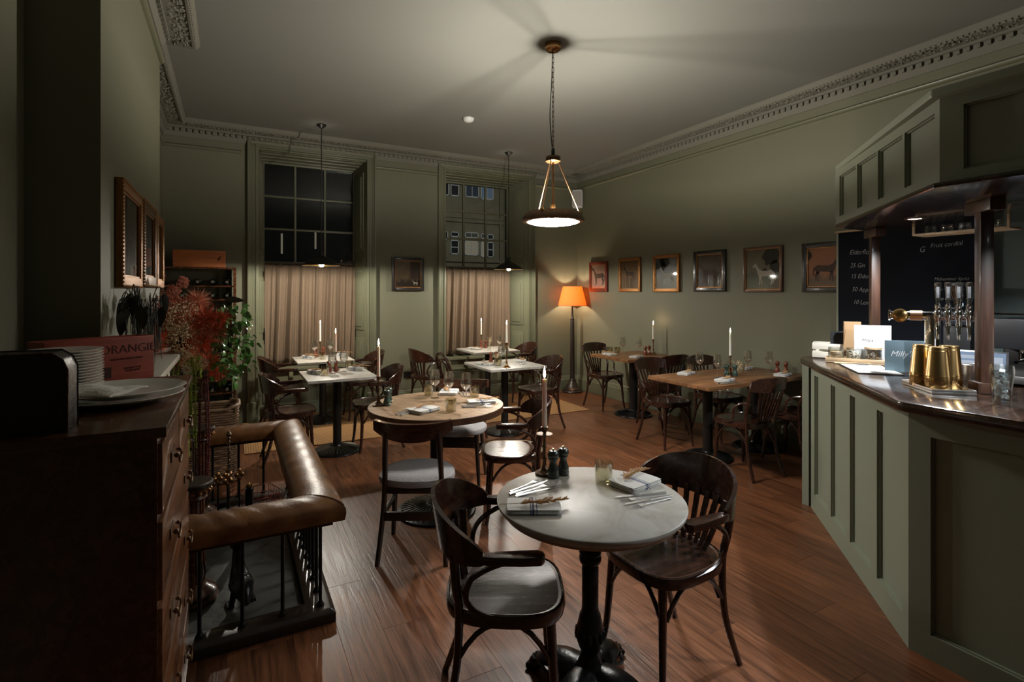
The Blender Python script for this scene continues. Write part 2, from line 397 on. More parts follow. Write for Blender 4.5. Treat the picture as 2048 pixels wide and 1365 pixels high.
def painting_mat(name, sky1, sky2, ground, horizon=-.05):
    # a plain generic country backdrop: sky above, ground below, soft noise of brushwork
    m, nt, N, Lk, b = nmat(name)
    tc = N.new('ShaderNodeTexCoord'); sp = N.new('ShaderNodeSeparateXYZ'); Lk.new(tc.outputs['Object'], sp.inputs[0])
    no = N.new('ShaderNodeTexNoise'); no.inputs['Scale'].default_value = 14; no.inputs['Detail'].default_value = 6; Lk.new(tc.outputs['Object'], no.inputs['Vector'])
    ad = N.new('ShaderNodeMath'); ad.operation = 'MULTIPLY_ADD'; ad.inputs[1].default_value = .12; Lk.new(no.outputs['Fac'], ad.inputs[0]); Lk.new(sp.outputs['Z'], ad.inputs[2])
    mr = N.new('ShaderNodeMapRange'); mr.inputs[1].default_value = horizon+.04; mr.inputs[2].default_value = horizon+.09; Lk.new(ad.outputs[0], mr.inputs[0])
    m1 = N.new('ShaderNodeMix'); m1.data_type = 'RGBA'; m1.inputs[6].default_value = (*sky1,1); m1.inputs[7].default_value = (*sky2,1); Lk.new(no.outputs['Fac'], m1.inputs[0])
    m2 = N.new('ShaderNodeMix'); m2.data_type = 'RGBA'; m2.inputs[6].default_value = (*ground,1); Lk.new(m1.outputs[2], m2.inputs[7]); Lk.new(mr.outputs[0], m2.inputs[0])
    Lk.new(m2.outputs[2], b.inputs['Base Color']); b.inputs['Roughness'].default_value = .35; return m
# ================================================================ THE ROOM
XL, XA, XR, YB, YN, HC = -.46, -.69, 4.93, 6.98, -2.5, 3.48
BY0, BY1 = 2.589, 4.49
# floor: dark sub-floor with individual planks
flo = struct('floor', MB().bb(XA-.2, XR+.1, YN-.1, YB+.45, -.12, -.014), M['floorw'])
pw, pl = .186, 1.28
pm = MB().bb(-pw/2+.0004, pw/2-.0004, -pl/2+.0006, pl/2-.0006, -.013, 0).mesh('floor_plank', bevel=.0006, smooth=False); pm.materials.append(M['floorw'])
i = 0; x = XA+pw/2
while x < XR+.05:
    y = -1.35 - (i*0.47 % pl)
    while y - pl/2 < YB+.42:
        if y+pl/2 > -.4: obj('plank', pm, None, flo, (x, y, 0))
        y += pl
    x += pw; i += 1
struct('ceiling', MB().bb(XA-.2, XR+.1, YN-.1, YB+.1, HC, HC+.1), M['ceil'])

WIN = [(.27, 1.56, .356, 1.471), (2.66, 4.01, 2.752, 3.867)]   # opening on the wall face, and at the glass
YG, YAP, ZHEAD = 7.42, 7.16, 3.30
wb = MB()
xs = [XA-.2, WIN[0][0], WIN[0][1], WIN[1][0], WIN[1][1], XR+.1]
for k in (0, 2, 4): wb.bb(xs[k], xs[k+1], YB, YB+.55, 0, HC)
for a, b, _, _ in WIN: wb.bb(a, b, YB, YB+.55, ZHEAD, HC)
struct('wall_back', wb, M['wall'])
struct('wall_right', MB().bb(XR, XR+.15, YN, YB+.5, 0, HC), M['wall'])
wl = MB().bb(XA-.15, XA, YN, YB+.5, 0, HC)
# chimney breast with its firebox opening
wl.bb(XA, XL, BY0, 3.12, 0, HC); wl.bb(XA, XL, 3.92, BY1, 0, HC); wl.bb(XA, XL, 3.12, 3.92, .86, HC)
struct('wall_left', wl, M['wall'])
struct('wall_front', MB().bb(XA-.2, XR+.1, YN-.15, YN, 0, HC), M['wall'])

def sweep(path, prof, cap=True):
    # path: plan polyline (room on its left), prof: (offset into the room, z)
    n = len(path); mb = MB(); rings = []
    for i in range(n):
        p = Vector(path[i])
        d0 = (p-Vector(path[i-1])).normalized() if i > 0 else None
        d1 = (Vector(path[i+1])-p).normalized() if i < n-1 else None
        if d0 is None: d0 = d1
        if d1 is None: d1 = d0
        n0 = Vector((-d0.y, d0.x)); n1 = Vector((-d1.y, d1.x)); m = (n0+n1); m = m/(1+n0.dot(n1)) if (1+n0.dot(n1)) > 1e-4 else n0
        rings.append([(p.x+m.x*o, p.y+m.y*o, z) for o, z in prof])
    k = len(prof); vs = [q for r in rings for q in r]
    fs = [(i*k+j, i*k+j+1, (i+1)*k+j+1, (i+1)*k+j) for i in range(n-1) for j in range(k-1)]
    fs += [(i*k+k-1, i*k, (i+1)*k, (i+1)*k+k-1) for i in range(n-1)]
    fs += [tuple(range(k)), tuple((n-1)*k+j for j in range(k))]
    return mb.add(vs, fs)
PATH = [(XR, YN), (XR, YB), (XA, YB), (XA, BY1), (XL, BY1), (XL, BY0), (XA, BY0), (XA, YN)]
corn = struct('trim_1', sweep(PATH, [(0,3.32),(.012,3.32),(.016,3.335),(.034,3.36),(.036,3.405),(.052,3.412),(.055,3.43),(.185,3.44),(.188,3.428),(.205,3.424),(.222,3.44),(.236,3.462),(.238,3.482),(0,3.482)]), M['corn'])
def offpath(o, a, b):
    d = (Vector(b)-Vector(a)); L = d.length; d.normalize(); nn = Vector((-d.y, d.x)); return Vector(a)+nn*o, d, nn, L
bead, dent, leafo = MB(), MB(), MB()
def small_blob(mb, c, r, rz):
    q = [(1,0,0),(0,1,0),(-1,0,0),(0,-1,0),(0,0,-1.1)]
    ca, sa = cos(rz), sin(rz)
    vs = [(c[0]+(x*1.7*ca-y*sa)*r, c[1]+(x*1.7*sa+y*ca)*r, c[2]+z*r) for x, y, z in q]
    mb.add(vs, [(0,4,1),(1,4,2),(2,4,3),(3,4,0)])
for a, b, e0, e1 in (((XR, 1.0), (XR, YB), 0, .2), ((XR, YB), (XA, YB), .2, .2), ((XA, YB), (XA, BY1), .2, .2), ((XA, BY1), (XL, BY1), 0, -.2), ((XL, BY1), (XL, 3.0), -.2, 0)):
    p, d, nn, L = offpath(0, a, b)
    t = e0
    while t < L-e1:
        c = p+d*t+nn*.214; small_blob(bead, (c.x, c.y, 3.432), .009, 0); t += .034
    t = .04
    while t < L-.04:
        c = p+d*t; dent.box((c.x+nn.x*.046, c.y+nn.y*.046, 3.385), (.022, .020, .030), rz=atan2(nn.y, nn.x)); t += .062
    t = e0
    while t < L-e1:
        for _ in range(5):
            c = p+d*(t+rnd.uniform(-.02, .02))+nn*rnd.uniform(.07, .175); small_blob(leafo, (c.x, c.y, 3.434), rnd.uniform(.006, .012), rnd.uniform(0, 3))
        t += .034
obj('bead_row', bead, M['corn'], corn, kind='stuff'); obj('dentil_row', dent, M['corn'], corn, kind='stuff'); obj('leaf_ornament', leafo, M['corn'], corn, kind='stuff')
# picture rail and frieze line
RAIL = [(0,3.195),(.012,3.198),(.026,3.212),(.028,3.222),(.020,3.230),(.012,3.238),(0,3.238)]
struct('trim_2', sweep([(XR, YN), (XR, YB), (4.135, YB)], RAIL), M['trimp'])
struct('trim_3', sweep([(2.545, YB), (1.675, YB)], RAIL), M['trimp'])
struct('trim_4', sweep([(.10, YB), (XA, YB), (XA, BY1), (XL, BY1), (XL, BY0), (XA, BY0), (XA, YN)], RAIL), M['trimp'])
BASE = [(0,0),(.030,0),(.030,.165),(.022,.175),(.022,.192),(.014,.203),(.014,.214),(.004,.222),(0,.222)]
struct('baseboard_right', sweep([(XR, YN), (XR, YB), (4.135, YB)], BASE), M['trimp'])
struct('baseboard_back', sweep([(2.545, YB), (1.675, YB)], BASE), M['trimp'])
struct('baseboard_left', sweep([(.10, YB), (XA, YB), (XA, BY1), (XL, BY1), (XL, 4.33)], BASE), M['trimp'])

# ---------------------------------------------------------------- the two sash windows
def build_window(num, x0, x1, g0, g1):
    win = struct_empty('window_%d' % num)
    tp = M['trimp']
    # stepped casing left, right and top
    cw = .115
    for s, xa in ((-1, x0), (1, x1)):
        c = MB()
        for k, (a, b, t) in enumerate(((0, .028, .030), (.028, .070, .022), (.070, .090, .030), (.090, cw, .048))):
            xa0, xb0 = xa+s*a, xa+s*b
            c.bb(min(xa0, xb0), max(xa0, xb0), YB-t, YB+.01, 0, ZHEAD+a*.8)
        obj('casing', c, tp, win, bevel=.002)
        obj('plinth_block', MB().bb(min(xa, xa+s*(cw+.008)), max(xa, xa+s*(cw+.008)), YB-.058, YB+.01, 0, .24), tp, win, bevel=.004)
    c = MB()
    for a, b, t in ((0, .025, .030), (.025, .060, .022), (.060, .078, .036), (.078, .10, .050)):
        c.bb(x0-cw*(b/.10), x1+cw*(b/.10), YB-t, YB+.01, ZHEAD+a, ZHEAD+b)
    obj('head_casing', c, tp, win, bevel=.002)
    # splayed reveals with raised shutter panels
    for s, xa, xg in ((1, x1, g1), (-1, x0, g0)):
        L = hypot(xg-xa, YG-YB); ang = atan2(YG-YB, xg-xa)
        cx, cy = (xa+xg)/2, (YB+YG)/2
        sh = obj('shutter', MB().box((0,0,1.645), (L, .03, 3.29)), tp, win, (cx+s*.012, cy, 0), ang)
        for z0, z1 in ((.30, .95), (1.05, 1.75), (1.82, 2.02), (2.10, 3.15)):
            o = MB()
            sgn = 1 if s > 0 else -1
            o.box((0, sgn*.020, (z0+z1)/2), (L*.62, .014, z1-z0)); o.box((0, sgn*.032, (z0+z1)/2), (L*.40, .014, z1-z0-.10))
            obj('shutter_panel', o, tp, sh, bevel=.004)
    obj('shutter_knob', MB().ball((0,0,0), .016, 10, 6), M['brass'], win, (x1-.035, (YB+YG)/2-.03, 1.42))
    # head of the recess with mouldings
    o = MB().bb(x0, x1, YB, YG+.05, ZHEAD-.02, ZHEAD); 
    for a, z in ((.05, .025), (.12, .04), (.22, .055), (.33, .07)): o.bb(g0-.05, g1+.05, YB+a, YG+.02, ZHEAD-z, ZHEAD-z+.03)
    obj('recess_head', o, tp, win, bevel=.003)
    # sash: stiles, rails, glazing bars, panes
    zt, zm, zb = 3.215, 1.955, .70
    fr = MB()
    fr.bb(g0-.06, g0+.005, YG-.03, YG+.05, .55, ZHEAD-.08); fr.bb(g1-.005, g1+.06, YG-.03, YG+.05, .55, ZHEAD-.08); fr.bb(g0-.06, g1+.06, YG-.03, YG+.05, zt-.006, ZHEAD-.02)
    fr.bb(g0, g1, YG-.02, YG+.03, zm-.05, zm); fr.bb(g0, g1, YG-.02, YG+.03, zb-.1, zb)
    obj('sash_frame', fr, tp, win, bevel=.003)
    W3 = (g1-g0)/3
    for k in (1, 2): obj('glazing_bar', MB().bb(g0+k*W3-.013, g0+k*W3+.013, YG-.018, YG+.02, zb, zt), tp, win, bevel=.003)
    for zz0, zz1 in ((zm, zt), (zb, zm-.05)):
        H3 = (zz1-zz0)/3
        for k in (1, 2): obj('glazing_bar', MB().bb(g0, g1, YG-.017, YG+.019, zz0+k*H3-.013, zz0+k*H3+.013), tp, win, bevel=.003)
        for a in range(3):
            for b in range(3):
                obj('pane', MB().bb(g0+a*W3+.005, g0+(a+1)*W3-.005, YG-.002, YG+.002, zz0+b*H3+.005, zz0+(b+1)*H3-.005), M['pane'], win, smooth=False)
    # apron below with sill and two raised panels
    ap = obj('apron', MB().bb(x0, x1, YAP, YAP+.3, 0, .57), tp, win)
    obj('sill', MB().bb(x0, x1, YAP-.045, YG+.06, .565, .60), tp, win, bevel=.008)
    obj('lower_ledge', MB().bb(x0, x1, YAP-.02, YAP, .42, .445).bb(x0, x1, YAP-.028, YAP, 0, .13).bb(x0, x1, YAP-.018, YAP, .13, .16), tp, win, bevel=.004)
    mid = (x0+x1)/2
    for a, b in ((x0+.06, mid-.05), (mid+.05, x1-.06)):
        o = MB(); o.bb(a, b, YAP-.014, YAP, .185, .40); o.bb(a+.03, b-.03, YAP-.026, YAP, .215, .37); obj('apron_panel', o, tp, ap, bevel=.004)
    # small round-edged brackets under the sill
    for k in range(5): obj('bracket', MB().bb(x0+.12+k*(x1-x0-.24)/4-.025, x0+.12+k*(x1-x0-.24)/4+.025, YAP-.035, YAP, .46, .565), tp, win, bevel=.006)
    return win
for k, wdef in enumerate(WIN): build_window(k+1, *wdef)

def curtain(x0, x1, seed, label):
    rr = random.Random(seed); fr = [(rr.uniform(13, 15), rr.uniform(0, 6), .020), (rr.uniform(23, 29), rr.uniform(0, 6), .010), (rr.uniform(5, 7), rr.uniform(0, 6), .016), (rr.uniform(37, 43), rr.uniform(0, 6), .005)]
    def off(u): return sum(a*sin(f*u+p+1.6*sin(1.7*u+p)) for f, p, a in fr)
    def fn(i, j):
        z = .625+j*(1.935-.625); amp = .55+.55*(1-j) if j < .93 else .5*(1-j)/.07+.1
        gather = .003*sin(i*330) if j > .93 else 0
        u = i*(x1-x0)*3.3; sag = .006*sin(u*2+1)*(1-j)
        return (x0+i*(x1-x0)+.012*sin(4*u+2*(1-j))*(1-j), YG-.10+off(u+(1-j)*.12)*amp*1.6+gather, z+sag)
    t = thing('curtain', label, 'curtain', (0,0,0), 0, 'half-height linen curtains')
    me = MB().grid(220, 16, fn).mesh('cloth'); me.materials.append(M['curtain'])
    c = obj('cloth', me, None, t)
    md = c.modifiers.new('thick', 'SOLIDIFY'); md.thickness = .0015
    obj('curtain_rod', MB().tube([(x0-.04, YG-.10, 1.915), (x1+.04, YG-.10, 1.915)], .008), M['blackmetal'], t)
curtain(.352, 1.475, 3, 'pinkish-brown linen half curtain in the left window, behind the farther left marble table')
curtain(2.752, 3.867, 11, 'pinkish-brown linen half curtain in the right window, near the floor lamp')

# ---------------------------------------------------------------- the house across the street
def facade():
    t = thing('stone_house', 'stone house with white sash windows seen across the street through the right window', 'building', (0, 22, 0))
    wins = [(8.0, 8.55, 5.9, 7.0, 0), (9.34, 10.02, 5.92, 7.2, 1), (10.11, 10.76, 5.88, 7.2, 2), (8.0, 8.5, 3.9, 4.3, 0), (8.62, 9.03, 5.9, 6.9, 0), (8.62, 9.02, 4.06, 4.30, 0), (8.62, 9.02, 3.28, 3.93, 0), (9.31, 9.99, 4.05, 4.32, 3), (9.31, 9.99, 3.26, 3.93, 4), (10.11, 10.34, 4.05, 4.3, 3), (10.11, 10.34, 3.2, 3.92, 4), (10.45, 10.77, 4.02, 4.28, 0), (10.45, 10.77, 3.2, 3.92, 0)]
    obj('wall', MB().bb(5.5, 11.3, 0, .4, -3.5, 9).bb(11.3, 12.6, .6, 1, -3.5, 9), M['stone'], t)
    obj('string_course', MB().bb(5.5, 11.3, -.14, 0, 4.75, 4.92).bb(5.5, 11.3, -.22, 0, 4.92, 5.0).bb(5.5, 11.3, -.12, 0, 2.95, 3.08), M['stone'], t)
    obj('drainpipe', MB().tube([(11.12, -.1, -3), (11.12, -.1, 9)], .07), M['stone'], t)
    pm = [plain('night_pane', (.012,.018,.026), .1), emis('blue_lit_pane', (.30,.42,.60), .055), emis('bright_lit_pane', (.42,.58,.80), .19), emis('dim_warm_pane', (.55,.52,.45), .06), emis('warm_lit_pane', (.90,.74,.52), .26)]
    fm = plain('white_sash_paint', (.62,.64,.68), .6)
    for x0, x1, z0, z1, k in wins:
        f = MB().bb(x0, x1, -.05, -.01, z0, z0+.05).bb(x0, x1, -.05, -.01, z1-.04, z1).bb(x0, x0+.04, -.05, -.01, z0, z1).bb(x1-.04, x1, -.05, -.01, z0, z1)
        if z1-z0 > .5: f.bb(x0, x1, -.045, -.01, (z0+z1)/2-.02, (z0+z1)/2+.02)
        if x1-x0 > .6: f.bb((x0+x1)/2-.012, (x0+x1)/2+.012, -.04, -.01, z0, z1)
        wn = obj('window', f, fm, t)
        obj('pane', MB().bb(x0+.03, x1-.03, -.02, -.005, z0+.03, z1-.03), pm[k], wn)
    # dark house opposite the left window with two glowing strips standing in for reflections in the glass
    t2 = thing('dark_house', 'dark house with glowing strips standing in for reflections, seen through the left window', 'building', (0, 24, 0))
    obj('wall', MB().bb(-4, 4.9, 0, .4, -3.5, 9), M['grate'], t2)
    for x, z0, z1 in ((1.83, 3.20, 4.05), (3.17, 3.45, 4.25)):
        obj('reflection_strip', MB().bb(x-.035, x+.035, -.03, -.005, z0, z1), pm[4], t2)
facade()
l = bpy.data.lights.new('facade_fill_light', 'AREA'); l.energy = 260; l.size = 2; l.color = (1, .93, .8)  # added area light to brighten the stone house; no lamp is modelled there
o = bpy.data.objects.new('facade_fill_light', l); o.location = (9, 13.5, 6); o.rotation_euler = (R(75), 0, 0); COL.objects.link(o)

# ---------------------------------------------------------------- rug under the window tables
tag(obj('rug', MB().bb(.10, 4.16, 5.60, 6.93, .0005, .010), M['rug'], bevel=.003), 'large tan sisal rug under the window tables', 'rug')
# sockets on the back wall
def socket(x, z, label):
    t = thing('wall_socket', label, 'socket', (x, YB-.006, z))
    obj('plate', MB().bb(-.073, .073, -.005, .006, -.043, .043), M['blackmetal'], t, bevel=.002)
    for s in (-1, 1):
        obj('switch', MB().bb(s*.035-.009, s*.035+.009, -.010, -.004, .012, .030), M['blackpl'], t, bevel=.001)
        obj('socket_hole', MB().bb(s*.035-.010, s*.035+.010, -.0065, -.004, -.028, -.008), M['chrome'] if s > 0 else M['ink'], t)
    return t
socket(2.13, .43, 'black double wall socket low on the wall between the windows')
socket(4.52, .49, 'black double wall socket left of the floor lamp')
# smoke detector
t = thing('smoke_detector', 'small white smoke detector on the ceiling', 'smoke detector', (2.30, 5.32, HC))
obj('housing', MB().lathe([(.062,0),(.062,-.012),(.052,-.030),(.030,-.042),(1e-4,-.044)], n=24), M['whitepl'], t)
obj('vent_ring', MB().lathe([(.056,-.016),(.058,-.018),(.056,-.022),(.054,-.024)], n=24), M['blackpl'], t)
# loudspeaker in the corner
t = thing('wall_speaker', 'small pale loudspeaker high in the far right corner', 'speaker', (4.83, 6.82, 2.90), R(-45))
obj('cabinet', MB().slab([superell(.075,.06,6,16), superell(.085,.065,6,16), superell(.085,.065,6,16), superell(.075,.06,6,16)], [0,.03,.25,.275]), M['cardw'], t)
obj('grille', MB().bb(-.068,.068,-.070,-.058,.02,.255), plain('speaker_grille', (.42,.40,.36), .8, bump=.5, bscale=300), t, bevel=.006)
obj('bracket', MB().bb(-.02,.02,.05,.13,.11,.16), M['blackpl'], t)
# ================================================================ CHAIRS (local +x is the way the chair faces)
def taper_leg(pts, r0, r1, k=5):
    P = smooth_pts(pts, k); return MB().tube(P, lerp_list([r0, (r0+r1)/2, r1], len(P)), 10)
def seat_parts(t, a=.212, b=.205, z=.455, mat='seatw'):
    n = 40
    def egg(sx, sy):
        return [(x, y*(1+.08*x/a)) for x, y in superell(sx, sy, 3.0, n)]
    top = MB(); rings = [egg(a*.985,b*.985), egg(a*.97,b*.97), egg(a*.80,b*.80), egg(a*.5,b*.5), egg(a*.2,b*.2)]
    top.slab(rings, [z-.012, z+.003, z-.004, z-.009, z-.010])
    obj('seat', top, M[mat], t)
    rim = MB().slab([egg(a*.95,b*.95), egg(a*1.02,b*1.02), egg(a*1.04,b*1.04), egg(a*1.02,b*1.02), egg(a*.985,b*.985), egg(a*.97,b*.97)], [z-.038, z-.038, z-.015, z+.004, z+.008, z+.001])
    obj('seat_rim', rim, M['bent'], t)
def arch(p0, p1, rise, r=.0095, k=10):
    P0, P1 = Vector(p0), Vector(p1); out = []
    for i in range(k+1):
        u = i/k; q = P0.lerp(P1, u); out.append(q+Vector((0,0,rise*(1-abs(2*u-1)**2.4))))
    return MB().tube(out, r, 8)
def band(pts_fn, n, m, th, name='band'):
    # curved ribbon: pts_fn(u, v) gives the mid surface, th thickness along outward normal
    g = [[Vector(pts_fn(i/n, j/m)) for i in range(n+1)] for j in range(m+1)]
    vs = []; 
    for side in (-.5, .5):
        for j in range(m+1):
            for i in range(n+1):
                du = g[j][min(i+1,n)]-g[j][max(i-1,0)]; dv = g[min(j+1,m)][i]-g[max(j-1,0)][i]
                nn = du.cross(dv)
                if nn.length < 1e-9: nn = Vector((1,0,0))
                nn.normalize(); vs.append(g[j][i]+nn*th*side)
    N1 = (n+1)*(m+1); fs = []
    for j in range(m):
        for i in range(n):
            a = j*(n+1)+i; fs.append((a, a+1, a+n+2, a+n+1)); fs.append((a+N1, a+n+1+N1, a+n+2+N1, a+1+N1))
    for i in range(n): fs.append((i, i+N1, i+1+N1, i+1)); a = m*(n+1)+i; fs.append((a, a+1, a+1+N1, a+N1))
    for j in range(m): a = j*(n+1); fs.append((a, a+n+1, a+n+1+N1, a+N1)); a = j*(n+1)+n; fs.append((a, a+N1, a+n+1+N1, a+n+1))
    return MB().add(vs, fs)
def under_frame(t):
    for s in (-1, 1):
        obj('leg', taper_leg([(.155, s*.150, .44), (.165, s*.160, .25), (.175, s*.170, .10), (.190, s*.182, 0)], .018, .012), M['bent'], t)
    obj('leg_brace', arch((.165,-.150,.285), (.165,.150,.285), .125), M['bent'], t)
    for s in (-1, 1):
        obj('leg_brace', arch((.150,s*.165,.285), (-.165,s*.165,.285), .125), M['bent'], t)
    obj('leg_brace', arch((-.160,-.150,.285), (-.160,.150,.285), .125), M['bent'], t)
def make_armchair():
    t = thing('bentwood_armchair', 'x', 'chair'); seat_parts(t); under_frame(t)
    for s in (-1, 1):
        obj('leg', taper_leg([(-.175, s*.195, .66), (-.170, s*.180, .55), (-.160, s*.165, .45), (-.175, s*.165, .22), (-.245, s*.180, 0)], .018, .013), M['bent'], t)
    # tall curved back shell, widest in the middle, running forward into the arms
    def shell(u, v):
        a = pi*(u-.5)*1.02                      # -90..90 degrees around the back
        x = -.075-.165*cos(a) if abs(a) < pi/2 else -.075
        y = .262*sin(a)
        prof = max(0.0, cos(a))**.75
        z0 = .655 - .012*prof; z1 = .700 + .118*prof
        return (x - .030*v*prof, y, z0+(z1-z0)*v)
    obj('back_rail', band(shell, 28, 5, .016), M['bent'], t)
    for s in (-1, 1):
        out = [(-.085,s*.245),(-.05,s*.236),(.05,s*.228),(.105,s*.226),(.125,s*.236),(.130,s*.262),(.118,s*.283),(.06,s*.288),(-.04,s*.282),(-.09,s*.272)]
        if s < 0: out = out[::-1]
        obj('armrest', MB().prism(out, .658, .690), M['bent'], t, bevel=.009)
        obj('arm_support', MB().tube(smooth_pts([(.06,s*.252,.662),(-.02,s*.245,.650),(-.105,s*.228,.600),(-.135,s*.215,.535),(-.115,s*.207,.480),(-.05,s*.212,.452),(.06,s*.214,.446)], 5), .0105, 8), M['bent'], t)
    for k in range(6):
        q = (k-2.5)/2.5; y0, y1 = q*.085, q*.150
        xb = -.155-.035*cos(q*1.2)+.02; xt = -.075-.165*cos(math.asin(min(1, abs(y1)/.262)))+.004
        obj('slat', MB().add([(xb+dx, y0+dy, .452) for dx, dy in ((-.005,-.011),(.005,-.011),(.005,.011),(-.005,.011))] + [(xt+dx+.0, y1+dy, .675) for dx, dy in ((-.005,-.013),(.005,-.013),(.005,.013),(-.005,.013))],
            [(0,3,2,1),(4,5,6,7),(0,1,5,4),(1,2,6,5),(2,3,7,6),(3,0,4,7)]), M['bent'], t)
    for c in t.children:
        if c.name.split('.')[0] in ('back_rail', 'armrest', 'arm_support', 'slat'): c.scale.y = .955
    return t
def make_slatchair():
    t = thing('bentwood_side_chair', 'x', 'chair'); seat_parts(t); under_frame(t)
    for s in (-1, 1):
        obj('leg', taper_leg([(-.235, s*.190, .80), (-.200, s*.188, .66), (-.170, s*.180, .55), (-.160, s*.165, .45), (-.175, s*.165, .22), (-.245, s*.180, 0)], .014, .014), M['bent'], t)
        obj('hoop_brace', MB().tube(smooth_pts([(-.192,s*.193,.64),(-.130,s*.205,.625),(-.070,s*.212,.575),(-.070,s*.213,.505),(-.030,s*.213,.460),(.05,s*.214,.448)], 5), .0095, 8), M['bent'], t)
    def rail(u, v):
        a = (u-.5)*2; y = .205*a; x = -.225-.050*(1-a*a); z1 = .855-.030*abs(a)**3; z0 = .730+.015*abs(a)**2
        return (x-.02*v, y, z0+(z1-z0)*v)
    obj('back_rail', band(rail, 20, 4, .018), M['bent'], t)
    for k in range(6):
        q = (k-2.5)/2.5; y0, y1 = q*.060, q*.125
        xb = -.185; xt = -.228-.050*(1-(y1/.205)**2)
        obj('slat', MB().add([(xb+dx, y0+dy, .452) for dx, dy in ((-.005,-.009),(.005,-.009),(.005,.009),(-.005,.009))] + [(xt+dx, y1+dy, .745) for dx, dy in ((-.005,-.011),(.005,-.011),(.005,.011),(-.005,.011))],
            [(0,3,2,1),(4,5,6,7),(0,1,5,4),(1,2,6,5),(2,3,7,6),(3,0,4,7)]), M['bent'], t)
    return t
def make_hoopchair():
    t = thing('bentwood_hoop_chair', 'x', 'chair'); seat_parts(t); under_frame(t)
    pts = [(-.245,-.180,0),(-.18,-.165,.22),(-.165,-.17,.45),(-.20,-.190,.66),(-.245,-.165,.83),(-.262,-.09,.895),(-.265,0,.91),(-.262,.09,.895),(-.245,.165,.83),(-.20,.190,.66),(-.165,.17,.45),(-.18,.165,.22),(-.245,.180,0)]
    obj('back_hoop', MB().tube(smooth_pts(pts, 5), .016, 9), M['bent'], t)
    pts = [(-.17,-.10,.45),(-.19,-.115,.60),(-.225,-.105,.74),(-.245,-.055,.815),(-.25,0,.83),(-.245,.055,.815),(-.225,.105,.74),(-.19,.115,.60),(-.17,.10,.45)]
    obj('inner_hoop', MB().tube(smooth_pts(pts, 5), .011, 9), M['bent'], t)
    return t
def make_padded():
    t = thing('padded_dining_chair', 'x', 'chair')
    n = 40
    def egg(k): return [(x*k, y*k*(1-.10*x/.2)) for x, y in superell(.205, .225, 2.3, n)]
    pad = MB().slab([egg(.90), egg(.97), egg(1.0), egg(.985), egg(.90), egg(.7), egg(.35)], [.425, .430, .450, .468, .482, .490, .494])
    obj('padded_seat', pad, M['greycloth'], t)
    for s in (-1, 1):
        obj('leg', taper_leg([(.130, s*.165, .435), (.140, s*.175, .25), (.165, s*.190, 0)], .021, .013), M['ebon'], t)
        obj('leg', taper_leg([(-.215, s*.150, .755), (-.190, s*.158, .60), (-.165, s*.165, .43), (-.175, s*.175, .25), (-.225, s*.195, 0)], .017, .014), M['ebon'], t)
        obj('side_stretcher', MB().box((-.018, s*.176, .262), (.30, .018, .030)), M['ebon'], t, bevel=.003)
    obj('seat_rail', MB().box((-.168, 0, .408), (.022, .31, .035)), M['ebon'], t, bevel=.003)
    obj('front_stretcher', MB().box((.138, 0, .395), (.022, .31, .040)), M['ebon'], t, bevel=.003)
    obj('cross_stretcher', MB().box((-.176, 0, .262), (.020, .335, .050)), M['ebon'], t, bevel=.003)
    def rail(u, v):
        a = (u-.5)*2; y = .222*a; x = -.240+.075*abs(a)**2.2; hh = .105-.045*abs(a)**2
        zc = .757+.032*abs(a)**2.3
        return (x-.008*v, y, zc+(v-.5)*hh)
    obj('back_rail', band(rail, 24, 4, .024), wood('crest_rail_wood', (.030,.010,.006), (.075,.028,.014), .25, 'Y', 5, 10, coat=.4, bump=.05), t)
    return t

arm = make_armchair(); slc = make_slatchair(); hoop = make_hoopchair(); pad = make_padded()
G = 'bentwood armchairs'
CH = [
 (arm, .905, 1.745, -27, 'dark bentwood armchair nearest the camera, left of the front round marble table', 'armchairs at the front marble table'),
 (arm, 1.620, 1.655, 180, 'dark bentwood armchair at the right side of the front round marble table', 'armchairs at the front marble table'),
 (pad, 1.000, 3.080, 62, 'grey padded chair at the round wooden table, its back to the camera', 'grey padded chairs'),
 (pad, 1.620, 3.950, -122, 'grey padded chair on the far side of the round wooden table', 'grey padded chairs'),
 (arm, 1.740, 3.240, 156, 'dark bentwood armchair with pale worn seat right of the round wooden table', G),
 (arm, .480, 5.300, 0, 'dark bentwood armchair left of the front left-window table', G),
 (arm, .520, 6.600, 0, 'dark bentwood armchair left of the rear left-window table', G),
 (arm, 1.270, 5.300, 180, 'dark bentwood armchair right of the front left-window table', G),
 (arm, 1.420, 6.620, 180, 'dark bentwood armchair right of the rear left-window table', G),
 (arm, 2.300, 6.620, 8, 'dark bentwood armchair left of the rear right-window table', G),
 (hoop, 2.200, 5.220, 0, 'bentwood chair with two nested back hoops, left of the front right-window table', None),
 (arm, 3.110, 5.170, 180, 'dark bentwood armchair right of the front right-window table', G),
 (arm, 3.640, 6.620, 180, 'dark bentwood armchair right of the rear right-window table', G),
 (slc, 4.450, 5.650, -90, 'slat-backed bentwood chair between the floor lamp and the small wall table', 'slat-backed chairs'),
 (slc, 4.420, 4.590, 90, 'slat-backed bentwood chair at the near end of the small wall table', 'slat-backed chairs'),
 (slc, 3.930, 3.990, -93, 'slat-backed chair on the far side of the long wooden table, left one', 'slat-backed chairs'),
 (slc, 4.600, 3.900, -90, 'slat-backed chair on the far side of the long wooden table, near the wall', 'slat-backed chairs'),
 (slc, 3.930, 3.050, 86, 'slat-backed chair on the near side of the long wooden table, back to camera', 'slat-backed chairs'),
 (slc, 4.560, 3.030, 92, 'slat-backed chair tucked between the long wooden table and the bar end', 'slat-backed chairs'),
]
chairs = [place(p, (x, y, .0105 if 5.75 < y and x < 4.1 else 0), R(a), lb, g) for p, x, y, a, lb, g in CH]
